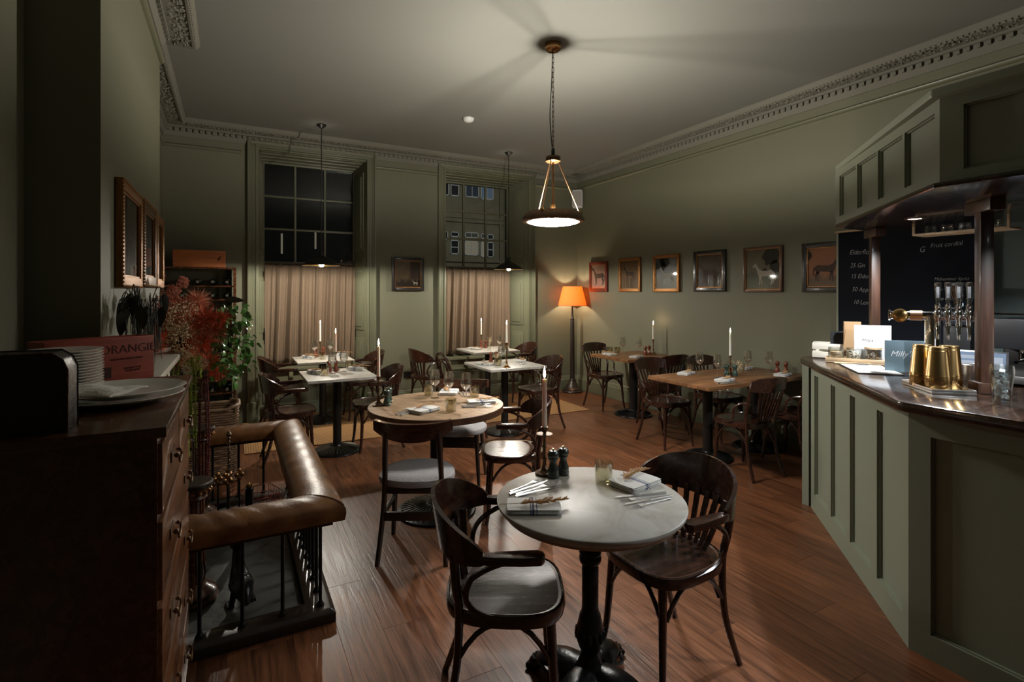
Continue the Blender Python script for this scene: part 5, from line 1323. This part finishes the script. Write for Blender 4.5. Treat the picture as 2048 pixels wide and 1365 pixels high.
for k in range(230):
    u = fr.uniform(.20, .43); z_ = fr.uniform(-.20, .30)
    if (u-.30)**2/.14**2+(z_-.06)**2/.27**2 > 1.1: continue
    o = obj('leaf', lm, None, t, fl(u, fr.uniform(-.06, .10), z_)); o.rotation_euler = (fr.uniform(-1.2,1.2), fr.uniform(-.2,1.3), fr.uniform(-2.5, .8)); s_ = fr.uniform(.5, 1.0); o.scale = (s_, s_, s_)
for k in range(9):
    o = obj('leaf', ld, None, t, fl(fr.uniform(-.02,.26), fr.uniform(0,.12), fr.uniform(.10,.33))); o.rotation_euler = (fr.uniform(-.8,.8), fr.uniform(-.4,.8), fr.uniform(0, 6))
# cream daisies
for k, (u, z_) in enumerate(((.235,-.055),(.13,-.10),(.05,-.16),(.03,.17),(-.05,.06))):
    d_ = MB()
    for j in range(11):
        a = 2*pi*j/11; d_.add([(0,0,0),(.028*cos(a-.16),-.004,.028*sin(a-.16)),(.032*cos(a),-.006,.032*sin(a)),(.028*cos(a+.16),-.004,.028*sin(a+.16))], [(0,1,2,3)])
    f_ = obj('daisy', d_, M['petal'], t, fl(u, -.16, z_), R(-20)); obj('flower_eye', MB().ball((0,-.006,0), .008, 8, 5), M['gilt'], f_)
# stems
st = MB()
for k in range(26):
    e = fl(fr.uniform(-.2,.28), fr.uniform(-.08,.08), fr.uniform(.05,.33)); st.tube([(fr.uniform(-.02,.02), fr.uniform(-.02,.02), .02), (e[0]*.3, e[1]*.3, .14), e], .002, 5)
obj('stems', st, M['darkleaf'], t, kind='stuff')
# hanging amaranth tails
def tail_mb(p0, L_, r_, seed):
    rr = random.Random(seed); mb = MB(); sw = rr.uniform(-.015, .015)
    mb.tube([(p0[0]+sw*sin(3*i/10), p0[1], p0[2]-L_*i/10) for i in range(11)], r_*.35, 5)
    for k in range(int(L_/.0042)):
        u = rr.random(); a = rr.uniform(0, 6.3); q = r_*rr.uniform(.5, 1.0)*(1-.35*u); c = (p0[0]+sw*sin(3*u)+q*cos(a), p0[1]+q*sin(a), p0[2]-L_*u)
        s = .0042; mb.add([(c[0]+s,c[1],c[2]),(c[0]-s,c[1]+s,c[2]),(c[0]-s,c[1]-s,c[2]),(c[0],c[1],c[2]-s*1.6)], [(0,1,3),(1,2,3),(2,0,3),(0,2,1)])
    return mb
for k, (u, z0, L_, m) in enumerate(((.140,-.02,.46,'amar'),(.152,-.03,.50,'amar'),(.166,-.03,.56,'amar'),(.180,-.02,.40,'amar'),(.192,-.02,.30,'amar'),(.100,-.04,.74,'amar'),(.112,-.06,.76,'amar'),(.124,-.03,.62,'amar'),(.06,-.03,.30,'amar'),(.03,-.03,.28,'amar'),(.0,-.03,.26,'amar'),(.185,-.14,.76,'amarred'),(.20,-.15,.84,'amarred'),(.215,-.15,.80,'amarred'),(.232,-.13,.72,'amarred'))):
    obj('hanging_tail', tail_mb(fl(u, -.13, z0), L_, .012, 90+k), M[m], t, kind='stuff')

t = thing('dried_dark_foliage', 'vase of drooping dark dried leaves at the near end of the mantel', 'dried leaves', (-.365, 2.86, 1.1755))
obj('vase', MB().lathe([(.045,0),(.050,.01),(.052,.08),(.030,.13),(.026,.17),(.030,.175),(.022,.17),(.020,.02),(1e-4,.015)], n=24), M['boxblack'], t)
st = MB()
for k in range(17):
    a = rnd.uniform(0, 6.28); ry = rnd.uniform(-.24, .16); rx = rnd.uniform(-.05, .09); hz = rnd.uniform(.30, .41)
    st.tube(smooth_pts([(0,0,.05), (rx*.2, ry*.25, .22), (rx*.7, ry*.7, hz), (rx, ry, hz-.03)], 4), .0022, 5)
    o = obj('leaf', ld, None, t, (rx, ry, hz-.03)); o.rotation_euler = (rnd.uniform(-.5,.5), rnd.uniform(.5, 1.4), rnd.choice((-1, 1))*rnd.uniform(1.0, 2.0)); o.scale = (.60, .55, .8)
obj('stems', st, M['darkleaf'], t, kind='stuff')
hg = MB()
for k in range(46):
    y0 = rnd.uniform(-.22, .15); x0 = rnd.uniform(-.04, .08); z0 = rnd.uniform(.26, .38); L_ = rnd.uniform(.08, .22)
    hg.tube([(x0, y0, z0), (x0+rnd.uniform(-.01,.01), y0+rnd.uniform(-.01,.01), z0-L_*.5), (x0+rnd.uniform(-.01,.01), y0+rnd.uniform(-.01,.01), z0-L_)], [.0018,.0026,.0008], 4)
obj('hanging_strands', hg, M['darkleaf'], t, kind='stuff')
# ================================================================ THE BAR
BA = Vector((3.687, 2.311)); BB = Vector((2.595, 1.192)); bd_ = (BA-BB).normalized(); BL = (BA-BB).length; bn = Vector((-bd_.y, bd_.x))
BANG = atan2(bd_.y, bd_.x); ZC = 1.085
bar = thing('bar_counter', 'sage green panelled bar counter with dark polished top, at the right', 'bar counter', (0,0,0))
def front(name, ox, oy, ang, L_, panels, z0, z1, h, parent, mat, dep=.05, bot=0):
    # local frame: x along the face, +y out of the face
    fr = MB(); xs_ = [0]
    for a, b in panels: xs_ += [a, b]
    xs_.append(L_)
    for k in range(0, len(xs_), 2): fr.bb(xs_[k], xs_[k+1], -dep, 0, bot, h)
    for a, b in panels: fr.bb(a, b, -dep, 0, bot, z0); fr.bb(a, b, -dep, 0, z1, h)
    o = obj(name, fr, mat, parent, (ox, oy, 0), ang, smooth=False)
    for a, b in panels:
        obj('panel', MB().bb(a, b, -dep, -.022, z0, z1), mat, o, smooth=False)
        m_ = MB()
        for s, xx in ((1, a), (-1, b)): m_.bb(min(xx, xx+s*.006), max(xx, xx+s*.006), -.024, -.010, z0, z1)
        m_.bb(a, b, -.024, -.010, z0, z0+.006).bb(a, b, -.024, -.010, z1-.006, z1)
        obj('panel_bead', m_, mat, o, smooth=False)
    return o
PN = [(.064,.352),(.437,.745),(.819,1.100),(1.168,1.476)]
front('angled_front', BB.x, BB.y, BANG, BL, PN, .122, .966, 1.04, bar, M['sagebar'])
front('near_front', BB.x, BB.y-1.75, pi/2, 1.75, [(.10,.86),(.95,1.668)], .105, .94, 1.04, bar, M['sagebar'])
front('end_panel', 4.25, 2.33, pi, .56, [(.08,.48)], .12, .96, 1.04, bar, M['sagebar'])
ctop = [(3.600,2.335),(2.535,1.215),(2.520,1.170),(2.520,-.60),(3.12,-.60),(3.12,.82),(4.02,1.74),(4.26,1.98),(4.26,2.38),(3.66,2.362)]
obj('counter_top', MB().prism(ctop, 1.04, ZC), M['counter'], bar, bevel=.012)
obj('back_board', MB().prism([(3.05,-.55),(3.08,-.55),(3.08,.86),(4.0,1.80),(3.97,1.83),(3.05,.88)], 0, 1.04), M['ebon'], bar)
# canopy
CO = Vector((2.558, 1.063)); ZB, ZTp = 2.0, 2.372
can = thing('bar_canopy', 'sage green panelled canopy hanging over the bar', 'canopy', (0,0,0))
front('angled_fascia', CO.x, CO.y, BANG, 1.32, [(.040,.325),(.350,.642),(.662,.950),(.976,1.268)], ZB+.042, 2.300, ZTp-.02, can, M['sagebar'], .05, ZB)
front('near_fascia', CO.x, CO.y-1.75, pi/2, 1.75, [(.08,.80),(.90,1.67)], ZB+.042, 2.300, ZTp-.02, can, M['sagebar'], .05, ZB)
cpl = [(3.535,2.045),(3.48,2.005),(2.542,1.07),(2.542,-.69),(3.60,-.69),(3.60,.66),(4.20,1.30),(4.20,2.045)]
def shrink(d): 
    return [(3.50-d*0,2.02),(CO.x+1.32*bd_.x-bn.x*d*0, CO.y+1.32*bd_.y),]
obj('top_board', MB().prism([(3.50,2.03),(2.52,1.078),(2.52,-.69),(3.60,-.69),(3.60,.66),(4.20,1.30),(4.20,2.03)], ZTp-.025, ZTp+.012), M['sagebar'], can, bevel=.008)
obj('canopy_ceiling', MB().prism([(3.505,2.03),(2.530,1.072),(2.530,-.69),(3.60,-.69),(3.60,.66),(4.20,1.30),(4.20,2.03)], ZB-.022, ZB), M['counter'], can, bevel=.004)
obj('end_fascia', MB().bb(3.50,4.20,1.985,2.03,ZB,ZTp-.02), M['sagebar'], can)
# posts
def post(x, y, w_, label):
    t = thing('bar_post', label, 'post', (x, y, ZC+.0005), BANG, 'wooden posts between counter and canopy')
    hh = ZB-.022-ZC-.001
    obj('shaft', MB().bb(-w_/2, w_/2, -w_/2, w_/2, .05, hh-.05), M['post'], t, bevel=.004)
    obj('foot_block', MB().bb(-w_/2-.018, w_/2+.018, -w_/2-.018, w_/2+.018, 0, .05), M['post'], t, bevel=.005)
    obj('head_block', MB().bb(-w_/2-.08, w_/2+.08, -w_/2-.004, w_/2+.004, hh-.055, hh), M['post'], t, bevel=.005)
post(3.085, 1.108, .052, 'nearer dark wooden post standing on the bar counter, behind the glass of iced water')
post(3.80, 1.945, .052, 'farther wooden post on the bar counter, in front of the chalkboard')
# recessed spots
for x, y in ((3.466, 1.56), (2.86, .35)):
    t = thing('recessed_spotlight', {3.466: 'round recessed spotlight in the canopy ceiling, left of the nearer post', 2.86: 'recessed spotlight of the canopy nearest the camera'}[x], 'spotlight', (x, y, ZB-.022), 0, 'recessed canopy spotlights')
    obj('bezel', MB().lathe([(.048,0),(.050,-.003),(.044,-.006),(.036,-.004),(.034,0)], n=28, cap=False), M['brass'], t); obj('lamp_face', MB().lathe([(.034,-.0015),(1e-4,-.0016)], n=24), M['spotdisc'], t)
    spot_light('canopy_spot_light', (x, y, ZB-.035), L_SPOT, COOLW, 150, .5, .022)

# chalkboard standing on the back bar
BK = thing('back_bar', 'dark back bar counter along the right wall under the chalkboard', 'counter', (0,0,0))
obj('cabinet', MB().bb(4.45, XR-.03, -.6, 1.90, 0, .90), M['ebon'], BK); obj('worktop', MB().bb(4.42, XR-.03, -.6, 1.92, .90, .94), M['counter'], BK, bevel=.005)
cb = thing('chalkboard', 'tall chalkboard with chalk recipes on the wall behind the bar', 'chalkboard', (4.80, 0, 0))
obj('board', MB().bb(0,.02, 1.72, 2.755, .95, 2.10), plain('chalkboard_slate', (.006,.008,.014), .75, var=.5, vscale=4, spec=.15), cb)
obj('board_edge', MB().bb(-.004,.024, 2.755, 2.772, .95, 2.10), M['sagebar'], cb); obj('top_strip', MB().bb(-.03,.02,1.3,2.772,2.085,2.10), M['pale'], cb)
def chalk(body, y, z_, size, rot=0):
    text_obj(body, size, M['chalk'], cb, (-.0015, y, z_), (pi/2+0, rot, -pi/2), .0003, .25, 'LEFT', 'chalk_writing', .82, offset=-size*.018)
chalk('Elderflower', 2.66, 1.905, .062, R(2)); chalk('G', 2.13, 1.890, .065)
chalk('25 Gin', 2.655, 1.790, .055, R(2)); chalk('15 Elderfl.', 2.65, 1.695, .055, R(2)); chalk('50 Apple', 2.64, 1.58, .055, R(2)); chalk('10 Lemon', 2.63, 1.47, .055, R(3))
chalk('Fruit cordial', 2.055, 1.915, .050, R(-2)); chalk('Midsummer Spritz', 2.03, 1.655, .036); chalk('50ml - ST Germain', 2.03, 1.575, .032); chalk('- top up tonic', 2.02, 1.505, .032); chalk('- garnish mint', 2.02, 1.435, .030)
# teal wall panelling and a door casing right of the chalkboard
wp = struct('trim_5', MB().bb(XR-.025, XR, .2, 1.70, 0, 2.6), M['greenwall'])
for y0 in (.25, .62, .99, 1.36): obj('batten', MB().bb(XR-.045, XR-.02, y0, y0+.06, 0, 2.6), M['greenwall'], wp)
struct('trim_6', MB().bb(XR-.07, XR, .88, 1.02, 0, 2.7).bb(XR-.09, XR, 1.00, 1.03, 0, 2.7), M['trimp'])
# hanging glass rack under the canopy, at the back
t = thing('glass_shelf', 'slim wooden glass shelf under the canopy behind the nearer post', 'shelf', (0,0,0))
obj('shelf_board', MB().bb(3.70, 3.86, 1.22, 1.68, 1.900, 1.912).bb(3.70,3.712,1.22,1.232,1.912,1.9775).bb(3.70,3.712,1.668,1.68,1.912,1.9775), M['pale'], t, bevel=.002)
rg = thing('shelf_glass', 'upturned clear glass on the shelf under the canopy', 'glass', (0,0,0), 0, 'glasses on the canopy shelf')
obj('cup', MB().lathe([(.030,0),(.031,.002),(.026,.048),(1e-4,.048)], n=18), M['glass'], rg)
for k in range(5): place(rg, (3.775, 1.615-.085*k, 1.9125), 0, '%s upturned clear glass from the left on the canopy shelf' % ORD[k])

# things on the counter ------------------------------------------------------------
def onbar(u, n_): return (BB.x+bd_.x*u+bn.x*n_, BB.y+bd_.y*u+bn.y*n_)
# slatted white crate
t = thing('slatted_crate', 'small whitewashed slatted crate at the far end of the bar counter', 'crate', (3.800, 2.225, ZC+.0005), R(-62))
for z0 in (.004, .062):
    for s in (-1, 1): obj('slat', MB().bb(-.12,.12, min(s*.085, s*.078), max(s*.085, s*.078), z0, z0+.042), M['whitew'], t, bevel=.0015)
    for s in (-1, 1): obj('slat', MB().bb(min(s*.12, s*.113), max(s*.12, s*.113), -.078, .078, z0, z0+.042), M['whitew'], t, bevel=.0015)
obj('base_board', MB().bb(-.112,.112,-.077,.077,0,.006), M['whitew'], t)
obj('corner_posts', MB().bb(-.112,-.100,-.077,-.065,.006,.104).bb(.100,.112,-.077,-.065,.006,.104).bb(-.112,-.100,.065,.077,.006,.104).bb(.100,.112,.065,.077,.006,.104), M['whitew'], t)
t = thing('coffee_bag', 'folded dark bag standing in the slatted crate', 'bag', (3.82, 2.19, ZC+.007), R(-50))
obj('bag_body', MB().add([(-.05,-.03,0),(.05,-.03,0),(.05,.03,0),(-.05,.03,0),(-.055,-.010,.175),(.045,-.014,.19),(.045,-.006,.19),(-.055,-.002,.175)], [(0,3,2,1),(4,5,6,7),(0,1,5,4),(1,2,6,5),(2,3,7,6),(3,0,4,7)]), M['blackpl'], t)
obj('bag_label', MB().bb(-.052,.050,-.036,-.031,.03,.075), M['kraft'], t)
# tray with jars
TX, TY = 3.640, 1.985; TA = R(-62)
t = thing('wooden_tray', 'narrow pale wooden tray holding jars on the bar counter', 'tray', (TX, TY, ZC+.0005), TA)
obj('base', MB().bb(-.165,.165,-.06,.06,0,.008), M['pale'], t, bevel=.002)
obj('tray_rim', MB().bb(-.165,.165,-.06,-.052,.008,.032).bb(-.165,.165,.052,.06,.008,.032).bb(-.165,-.157,-.052,.052,.008,.032).bb(.157,.165,-.052,.052,.008,.032), M['pale'], t, bevel=.002)
def rel(ox, oy, ang, u, v): return (ox+cos(ang)*u-sin(ang)*v, oy+sin(ang)*u+cos(ang)*v)
for k, (u, lb) in enumerate(((-.105,'glass jar of flat wooden discs, left on the wooden tray'),(.0,'glass jar of dried citrus rings, middle of the wooden tray'),(.102,'glass jar with wooden lid and dried rings, right on the wooden tray'))):
    x, y = rel(TX, TY, TA, u, 0); t = thing('glass_jar', lb, 'jar', (x, y, ZC+.0095), 0, 'jars on the wooden tray')
    obj('jar_wall', MB().lathe([(.044,0),(.047,.004),(.047,.085),(.044,.088),(.0445,.085),(.0445,.006),(1e-4,.005)], n=28), M['glass'], t)
    if k == 2: obj('lid', MB().lathe([(.044,.088),(.049,.089),(.049,.100),(1e-4,.101)], n=28), M['pale'], t)
    c = MB(); rr = random.Random(k)
    if k == 0:
        for j in range(6): c.lathe([(1e-4,0),(.036,0),(.036,.006),(1e-4,.006)], (rr.uniform(-.003,.003), rr.uniform(-.003,.003), .008+j*.009), 20)
    else:
        for j in range(22):
            r_ = rr.uniform(.012,.020); ax = Vector((rr.uniform(-1,1), rr.uniform(-1,1), rr.uniform(-.5,.8))).normalized(); q = ax.orthogonal().normalized(); q2 = ax.cross(q); cc = Vector((rr.uniform(-.02,.02), rr.uniform(-.02,.02), rr.uniform(.024,.068)))
            c.tube([cc+q*r_*cos(2*pi*m/12)+q2*r_*sin(2*pi*m/12) for m in range(12)], .0026, 5, closed=True)
    obj('dried_rings' if k else 'wooden_discs', c, M['whitew'] if k == 1 else M['pale'], t)
# white sign and kraft envelopes behind
def card(name, x, y, ang, w_, h_, mat, label, cat='sign', th=.006, lean=0):
    t = thing(name, label, cat, (x, y, ZC+.0005), ang)
    obj('panel', MB().box((0,0,h_/2), (w_, th, h_)), mat, t, bevel=.001); return t
t = card('white_sign', 3.717, 1.915, R(-52), .205, .250, M['cardw'], 'white card sign with small dark script, behind the jars on the bar')
text_obj("Milly's", .026, M['ink'], t, (-.03,-.0035,.150), (pi/2,0,0), shear=.35)
obj('stand_foot', MB().bb(-.03,.03,-.003,.06,0,.006), M['cardw'], t)
t = card('kraft_envelopes', 3.775, 2.075, R(-50), .10, .265, M['kraft'], 'brown paper envelopes stacked upright left of the white sign on the bar', 'envelopes', .03)
obj('flap', MB().box((-.02,-.018,.10), (.07,.004,.22), ry=.12), M['kraft'], t)
t = card('blue_sign', 3.470, 1.610, R(-50), .20, .184, M['cardb'], 'blue-grey card sign with white script, left of the gold shakers', 'sign', .012)
text_obj("Milly's", .046, M['cardw'], t, (-.02,-.0065,.105), (pi/2,0,0), shear=.35)
obj('acrylic_foot', MB().bb(-.088,.088,-.045,.045,0,.004), M['glass'], t)
# clipboard with menu
t = thing('clipboard', 'black clipboard with printed paper menu lying on the bar counter', 'clipboard', (3.395, 1.765, ZC+.0005), R(43))
obj('board', MB().bb(-.20,.20,-.115,.115,0,.004), M['blackpl'], t, bevel=.0015)
obj('paper', MB().bb(-.19,.19,-.108,.108,.0042,.0055), plain('menu_paper', (.66,.65,.62), .7), t)
ln = MB()
for k in range(16): ln.bb(-.17+.022*k, -.163+.022*k, -.08+.01*(k % 3), .06-.012*(k % 4), .0056, .0059)
obj('printed_lines', ln, M['ink'], t); obj('clip', MB().bb(.165,.195,-.04,.04,.004,.014), M['steel'], t, bevel=.003)
t = thing('wooden_paddle', 'pale flat wooden paddle lying in front of the tray of jars', 'paddle', (3.560, 1.960, ZC+.0005), R(-50))
obj('blade', MB().bb(-.10,.04,-.018,.018,0,.008).bb(.04,.11,-.010,.010,.001,.007), M['pale'], t, bevel=.003)
# shaker tray with gold and steel tins
SX, SY, SA = 3.045, 1.300, R(-20)
t = thing('shaker_tray', 'low metal tray under the cocktail shaker tins on the bar', 'tray', (2.984, 1.253, ZC+.0005), R(48.6))
obj('tray_body', MB().bb(-.140,.140,-.090,.085,0,.010).bb(-.140,.140,-.090,-.085,.010,.022).bb(-.140,.140,.080,.085,.010,.022).bb(-.140,-.135,-.085,.080,.010,.022).bb(.135,.140,-.085,.080,.010,.022), M['steel'], t, bevel=.002)
tin = thing('gold_shaker_tin', 'x', 'shaker'); TH = .200
obj('tin_body', MB().lathe([(.0500,0),(.0515,.002),(.0508,.05),(.0503,.060),(.0496,.062),(.038,TH-.006),(.036,TH),(1e-4,TH-.002)], n=40), M['gold'], tin)
obj('tin_band', MB().lathe([(.0508,.060),(.0516,.062),(.0506,.066)], n=40), M['gold'], tin); obj('cap_band', MB().lathe([(.0392,TH-.020),(.0400,TH-.018),(.0390,TH-.015)], n=40), M['gold'], tin)
for (x, y), lb in zip(((2.985, 1.312), (2.922, 1.2205), (3.035, 1.222)), ('gold cocktail tin at the left on the metal tray', 'gold cocktail tin in front on the metal tray', 'gold cocktail tin behind the other two on the metal tray')): place(tin, (x, y, ZC+.0108), 0, lb, 'gold shaker tins')
stn = thing('steel_tin', 'x', 'shaker'); obj('tin_body', MB().lathe([(.036,0),(.037,.002),(.040,.15),(.041,.152),(.039,.151),(.036,.006),(1e-4,.005)], n=36), M['steel'], stn)
obj('rolled_rim', MB().tube([(.0405*cos(2*pi*k/32), .0405*sin(2*pi*k/32), .152) for k in range(32)], .0014, 5, closed=True), M['steel'], stn)
place(stn, (3.175, 1.292, ZC+.0005), 0, 'tall steel tin right of the gold shaker tins', 'steel tins on the bar'); s2_ = place(stn, (3.185, 1.195, ZC+.0005), 0, 'short steel tin beside the nearer bar post', 'steel tins on the bar'); s2_.scale = (.95,.95,.75)
# glass of iced water
t = thing('pint_glass', 'curved pint glass of iced water at the near end of the bar counter', 'glass', (2.880, .975, ZC+.0005))
gp = [(.0300,0),(.0320,.002),(.0315,.02),(.0330,.06),(.0390,.105),(.0410,.125),(.0405,.145),(.0385,.158)]
obj('glass_wall', MB().lathe(gp+[(.0365,.158),(.0385,.143),(.039,.125),(.0370,.105),(.031,.06),(.0295,.02),(.0285,.010),(1e-4,.009)], n=40), M['glass'], t)
obj('water', MB().lathe([(1e-4,.0105),(.0278,.0105),(.0288,.02),(.0302,.06),(.0362,.105),(.0382,.125),(.0378,.132),(1e-4,.132)], n=36), M['water'], t)
ic = MB(); rr = random.Random(4)
for k in range(12): ic.box((rr.uniform(-.018,.018), rr.uniform(-.018,.018), .025+k*.0095), (.020,.018,.019), rz=rr.uniform(0,3), rx=rr.uniform(0,3), ry=rr.uniform(0,3))
obj('ice_cubes', ic, M['ice'], t, bevel=.003)
# white lamp-like paper cup at the frame edge
t = thing('white_jug', 'white jug at the right edge of the picture, on the bar counter', 'jug', (3.10, .86, ZC+.0005))
obj('jug_body', MB().lathe([(.055,0),(.058,.006),(.066,.10),(.060,.20),(.050,.25),(.052,.262),(.047,.255),(.055,.10),(1e-4,.01)], n=36), M['whitepl'], t)
obj('jug_handle', MB().tube(smooth_pts([(.05,0,.22),(.10,0,.21),(.115,0,.14),(.062,0,.06)], 5), .009, 8), M['whitepl'], t)
# beer font: column, chrome rail, four taps
t = thing('beer_font', 'chrome beer font with four clear tap handles behind the gold tins', 'beer taps', (3.426, 1.457, ZC+.0005), R(-63))
zr = .337
obj('column', MB().lathe([(.050,0),(.052,.006),(.038,.014),(.035,.02),(.035,zr-.02),(.037,zr)], n=28), M['chrome'], t)
obj('rail', MB().tube([(-.19,0,zr),(.19,0,zr)], .026, 20).lathe([(.026,-.004),(.033,0),(.033,.008),(1e-4,.010)], c=(-.19,0,zr), axis=(-1,0,0), n=24), M['chrome'], t)
obj('rail_collar', MB().tube([(-.10,0,zr),(-.045,0,zr)], .0285, 20), M['copper'], t)
obj('sight_dome', MB().lathe([(.024,0),(.036,.010),(.038,.020),(.030,.026),(1e-4,.028)], c=(-.145,-.024,zr), axis=(0,-1,0), n=24), M['brassb'], t)
for k, x in enumerate((.020, .063, .107, .150)):
    f = obj('tap', MB().lathe([(.014,-.070),(.011,-.03),(.017,-.02),(.018,.02),(.011,.032),(.014,.040),(.014,.050),(.009,.056)], c=(x,-.045,zr+.01), n=18).tube([(x,-.02,zr),(x,-.045,zr)], .013, 12).tube([(x,-.045,zr-.05),(x,-.055,zr-.085),(x,-.055,zr-.125)], [.011,.009,.008], 10), M['chrome'], t)
    obj('tap_handle', MB().lathe([(.008,.056),(.009,.065),(.0155,.160),(.0165,.172),(.012,.175),(1e-4,.175)], c=(x,-.045,zr+.01), n=18), M['tapglass'], f)
    obj('handle_badge', MB().box((x,-.045,zr+.13), (.013,.003,.06)), M['cardw'], f)
# tablet till
t = thing('till_tablet', 'tilted till tablet with glowing screen behind the beer font', 'tablet', (3.88, 1.42, ZC-.06), R(-75))
obj('stand', MB().bb(-.06,.06,-.02,.09,-.082,-.07).bb(-.02,.02,.02,.045,-.07,.09), M['blackpl'], t, bevel=.003)
s_ = obj('tablet_body', MB().box((0,0,0), (.26,.012,.18)), M['blackpl'], t, (0,0,.10), 0, bevel=.004); s_.rotation_euler = (R(-28),0,0)
o = obj('screen', MB().box((0,-.0065,0), (.235,.001,.155)), emis('till_screen', (.45,.60,.85), .55), s_)
o = obj('screen_rows', MB().box((-.05,-.0072,.045), (.10,.0006,.022)).box((-.05,-.0072,.01), (.10,.0006,.022)).box((.07,-.0072,.0), (.07,.0006,.10)), emis('screen_rows', (.75,.85,1.0), .65), s_)
obj('till_counter', MB().bb(-.12,.12,-.04,.14,-.90,-.083), M['ebon'], t)
# coffee grinder and machine on the back bar
t = thing('coffee_grinder', 'black coffee grinder with clear hopper on the back bar behind the taps', 'grinder', (4.60, 1.775, .9405))
obj('body', MB().bb(-.09,.09,-.08,.08,0,.38).bb(-.12,.09,-.07,.07,.38,.44), M['blackpl'], t, bevel=.012)
obj('hopper', MB().lathe([(.035,.44),(.040,.50),(.085,.64),(.088,.66)], n=28), glass('blue_hopper', (.55,.72,.80), base=.2), t); obj('hopper_lid', MB().lathe([(1e-4,.685),(.098,.68),(.100,.66),(.088,.655)], n=28), M['blackpl'], t)
t = thing('espresso_machine', 'dark coffee machine with steel drip tray on the back bar', 'coffee machine', (4.66, 1.30, .9405))
obj('housing', MB().bb(-.18,.22,-.28,.28,.24,.44).bb(.02,.22,-.28,.28,0,.24), M['blackpl'], t, bevel=.012); obj('drip_tray', MB().bb(-.20,.02,-.27,.27,.02,.07), M['steel'], t, bevel=.006)
obj('cup_rail', MB().tube([(-.17,-.27,.47),(-.17,.27,.47)], .006, 8).tube([(-.17,-.27,.44),(-.17,-.27,.47)], .005, 6).tube([(-.17,.27,.44),(-.17,.27,.47)], .005, 6), M['chrome'], t)
for s in (-1, 1): obj('group_head', MB().lathe([(.035,.16),(.038,.18),(.038,.24)], c=(-.10,s*.12,0), n=20).tube([(-.10,s*.12,.175),(-.26,s*.12,.165)], [.014,.010], 10), M['chrome'], t)
# stack of pale saucers behind the blue sign
sc = thing('saucer', 'x', 'saucer'); obj('saucer_body', MB().lathe([(.04,0),(.045,.001),(.070,.008),(.072,.010),(.068,.010),(.040,.003),(1e-4,.003)], n=32), M['pale'], sc)
for k in range(6): place(sc, (3.72, 1.62, ZC+.11+k*.008), 0, 'pale saucer, %s from the bottom of the short stack behind the blue-grey sign' % ORD[k], 'saucers on the bar')
t = thing('black_canister', 'black canister carrying the saucers behind the blue-grey sign', 'canister', (3.72, 1.62, ZC+.0005)); obj('canister_body', MB().lathe([(.058,0),(.06,.004),(.06,.09),(.062,.10),(.062,.108),(1e-4,.109)], n=32), M['blackpl'], t); obj('canister_band', MB().lathe([(.0605,.040),(.0612,.042),(.0605,.060)], n=32), M['steel'], t)
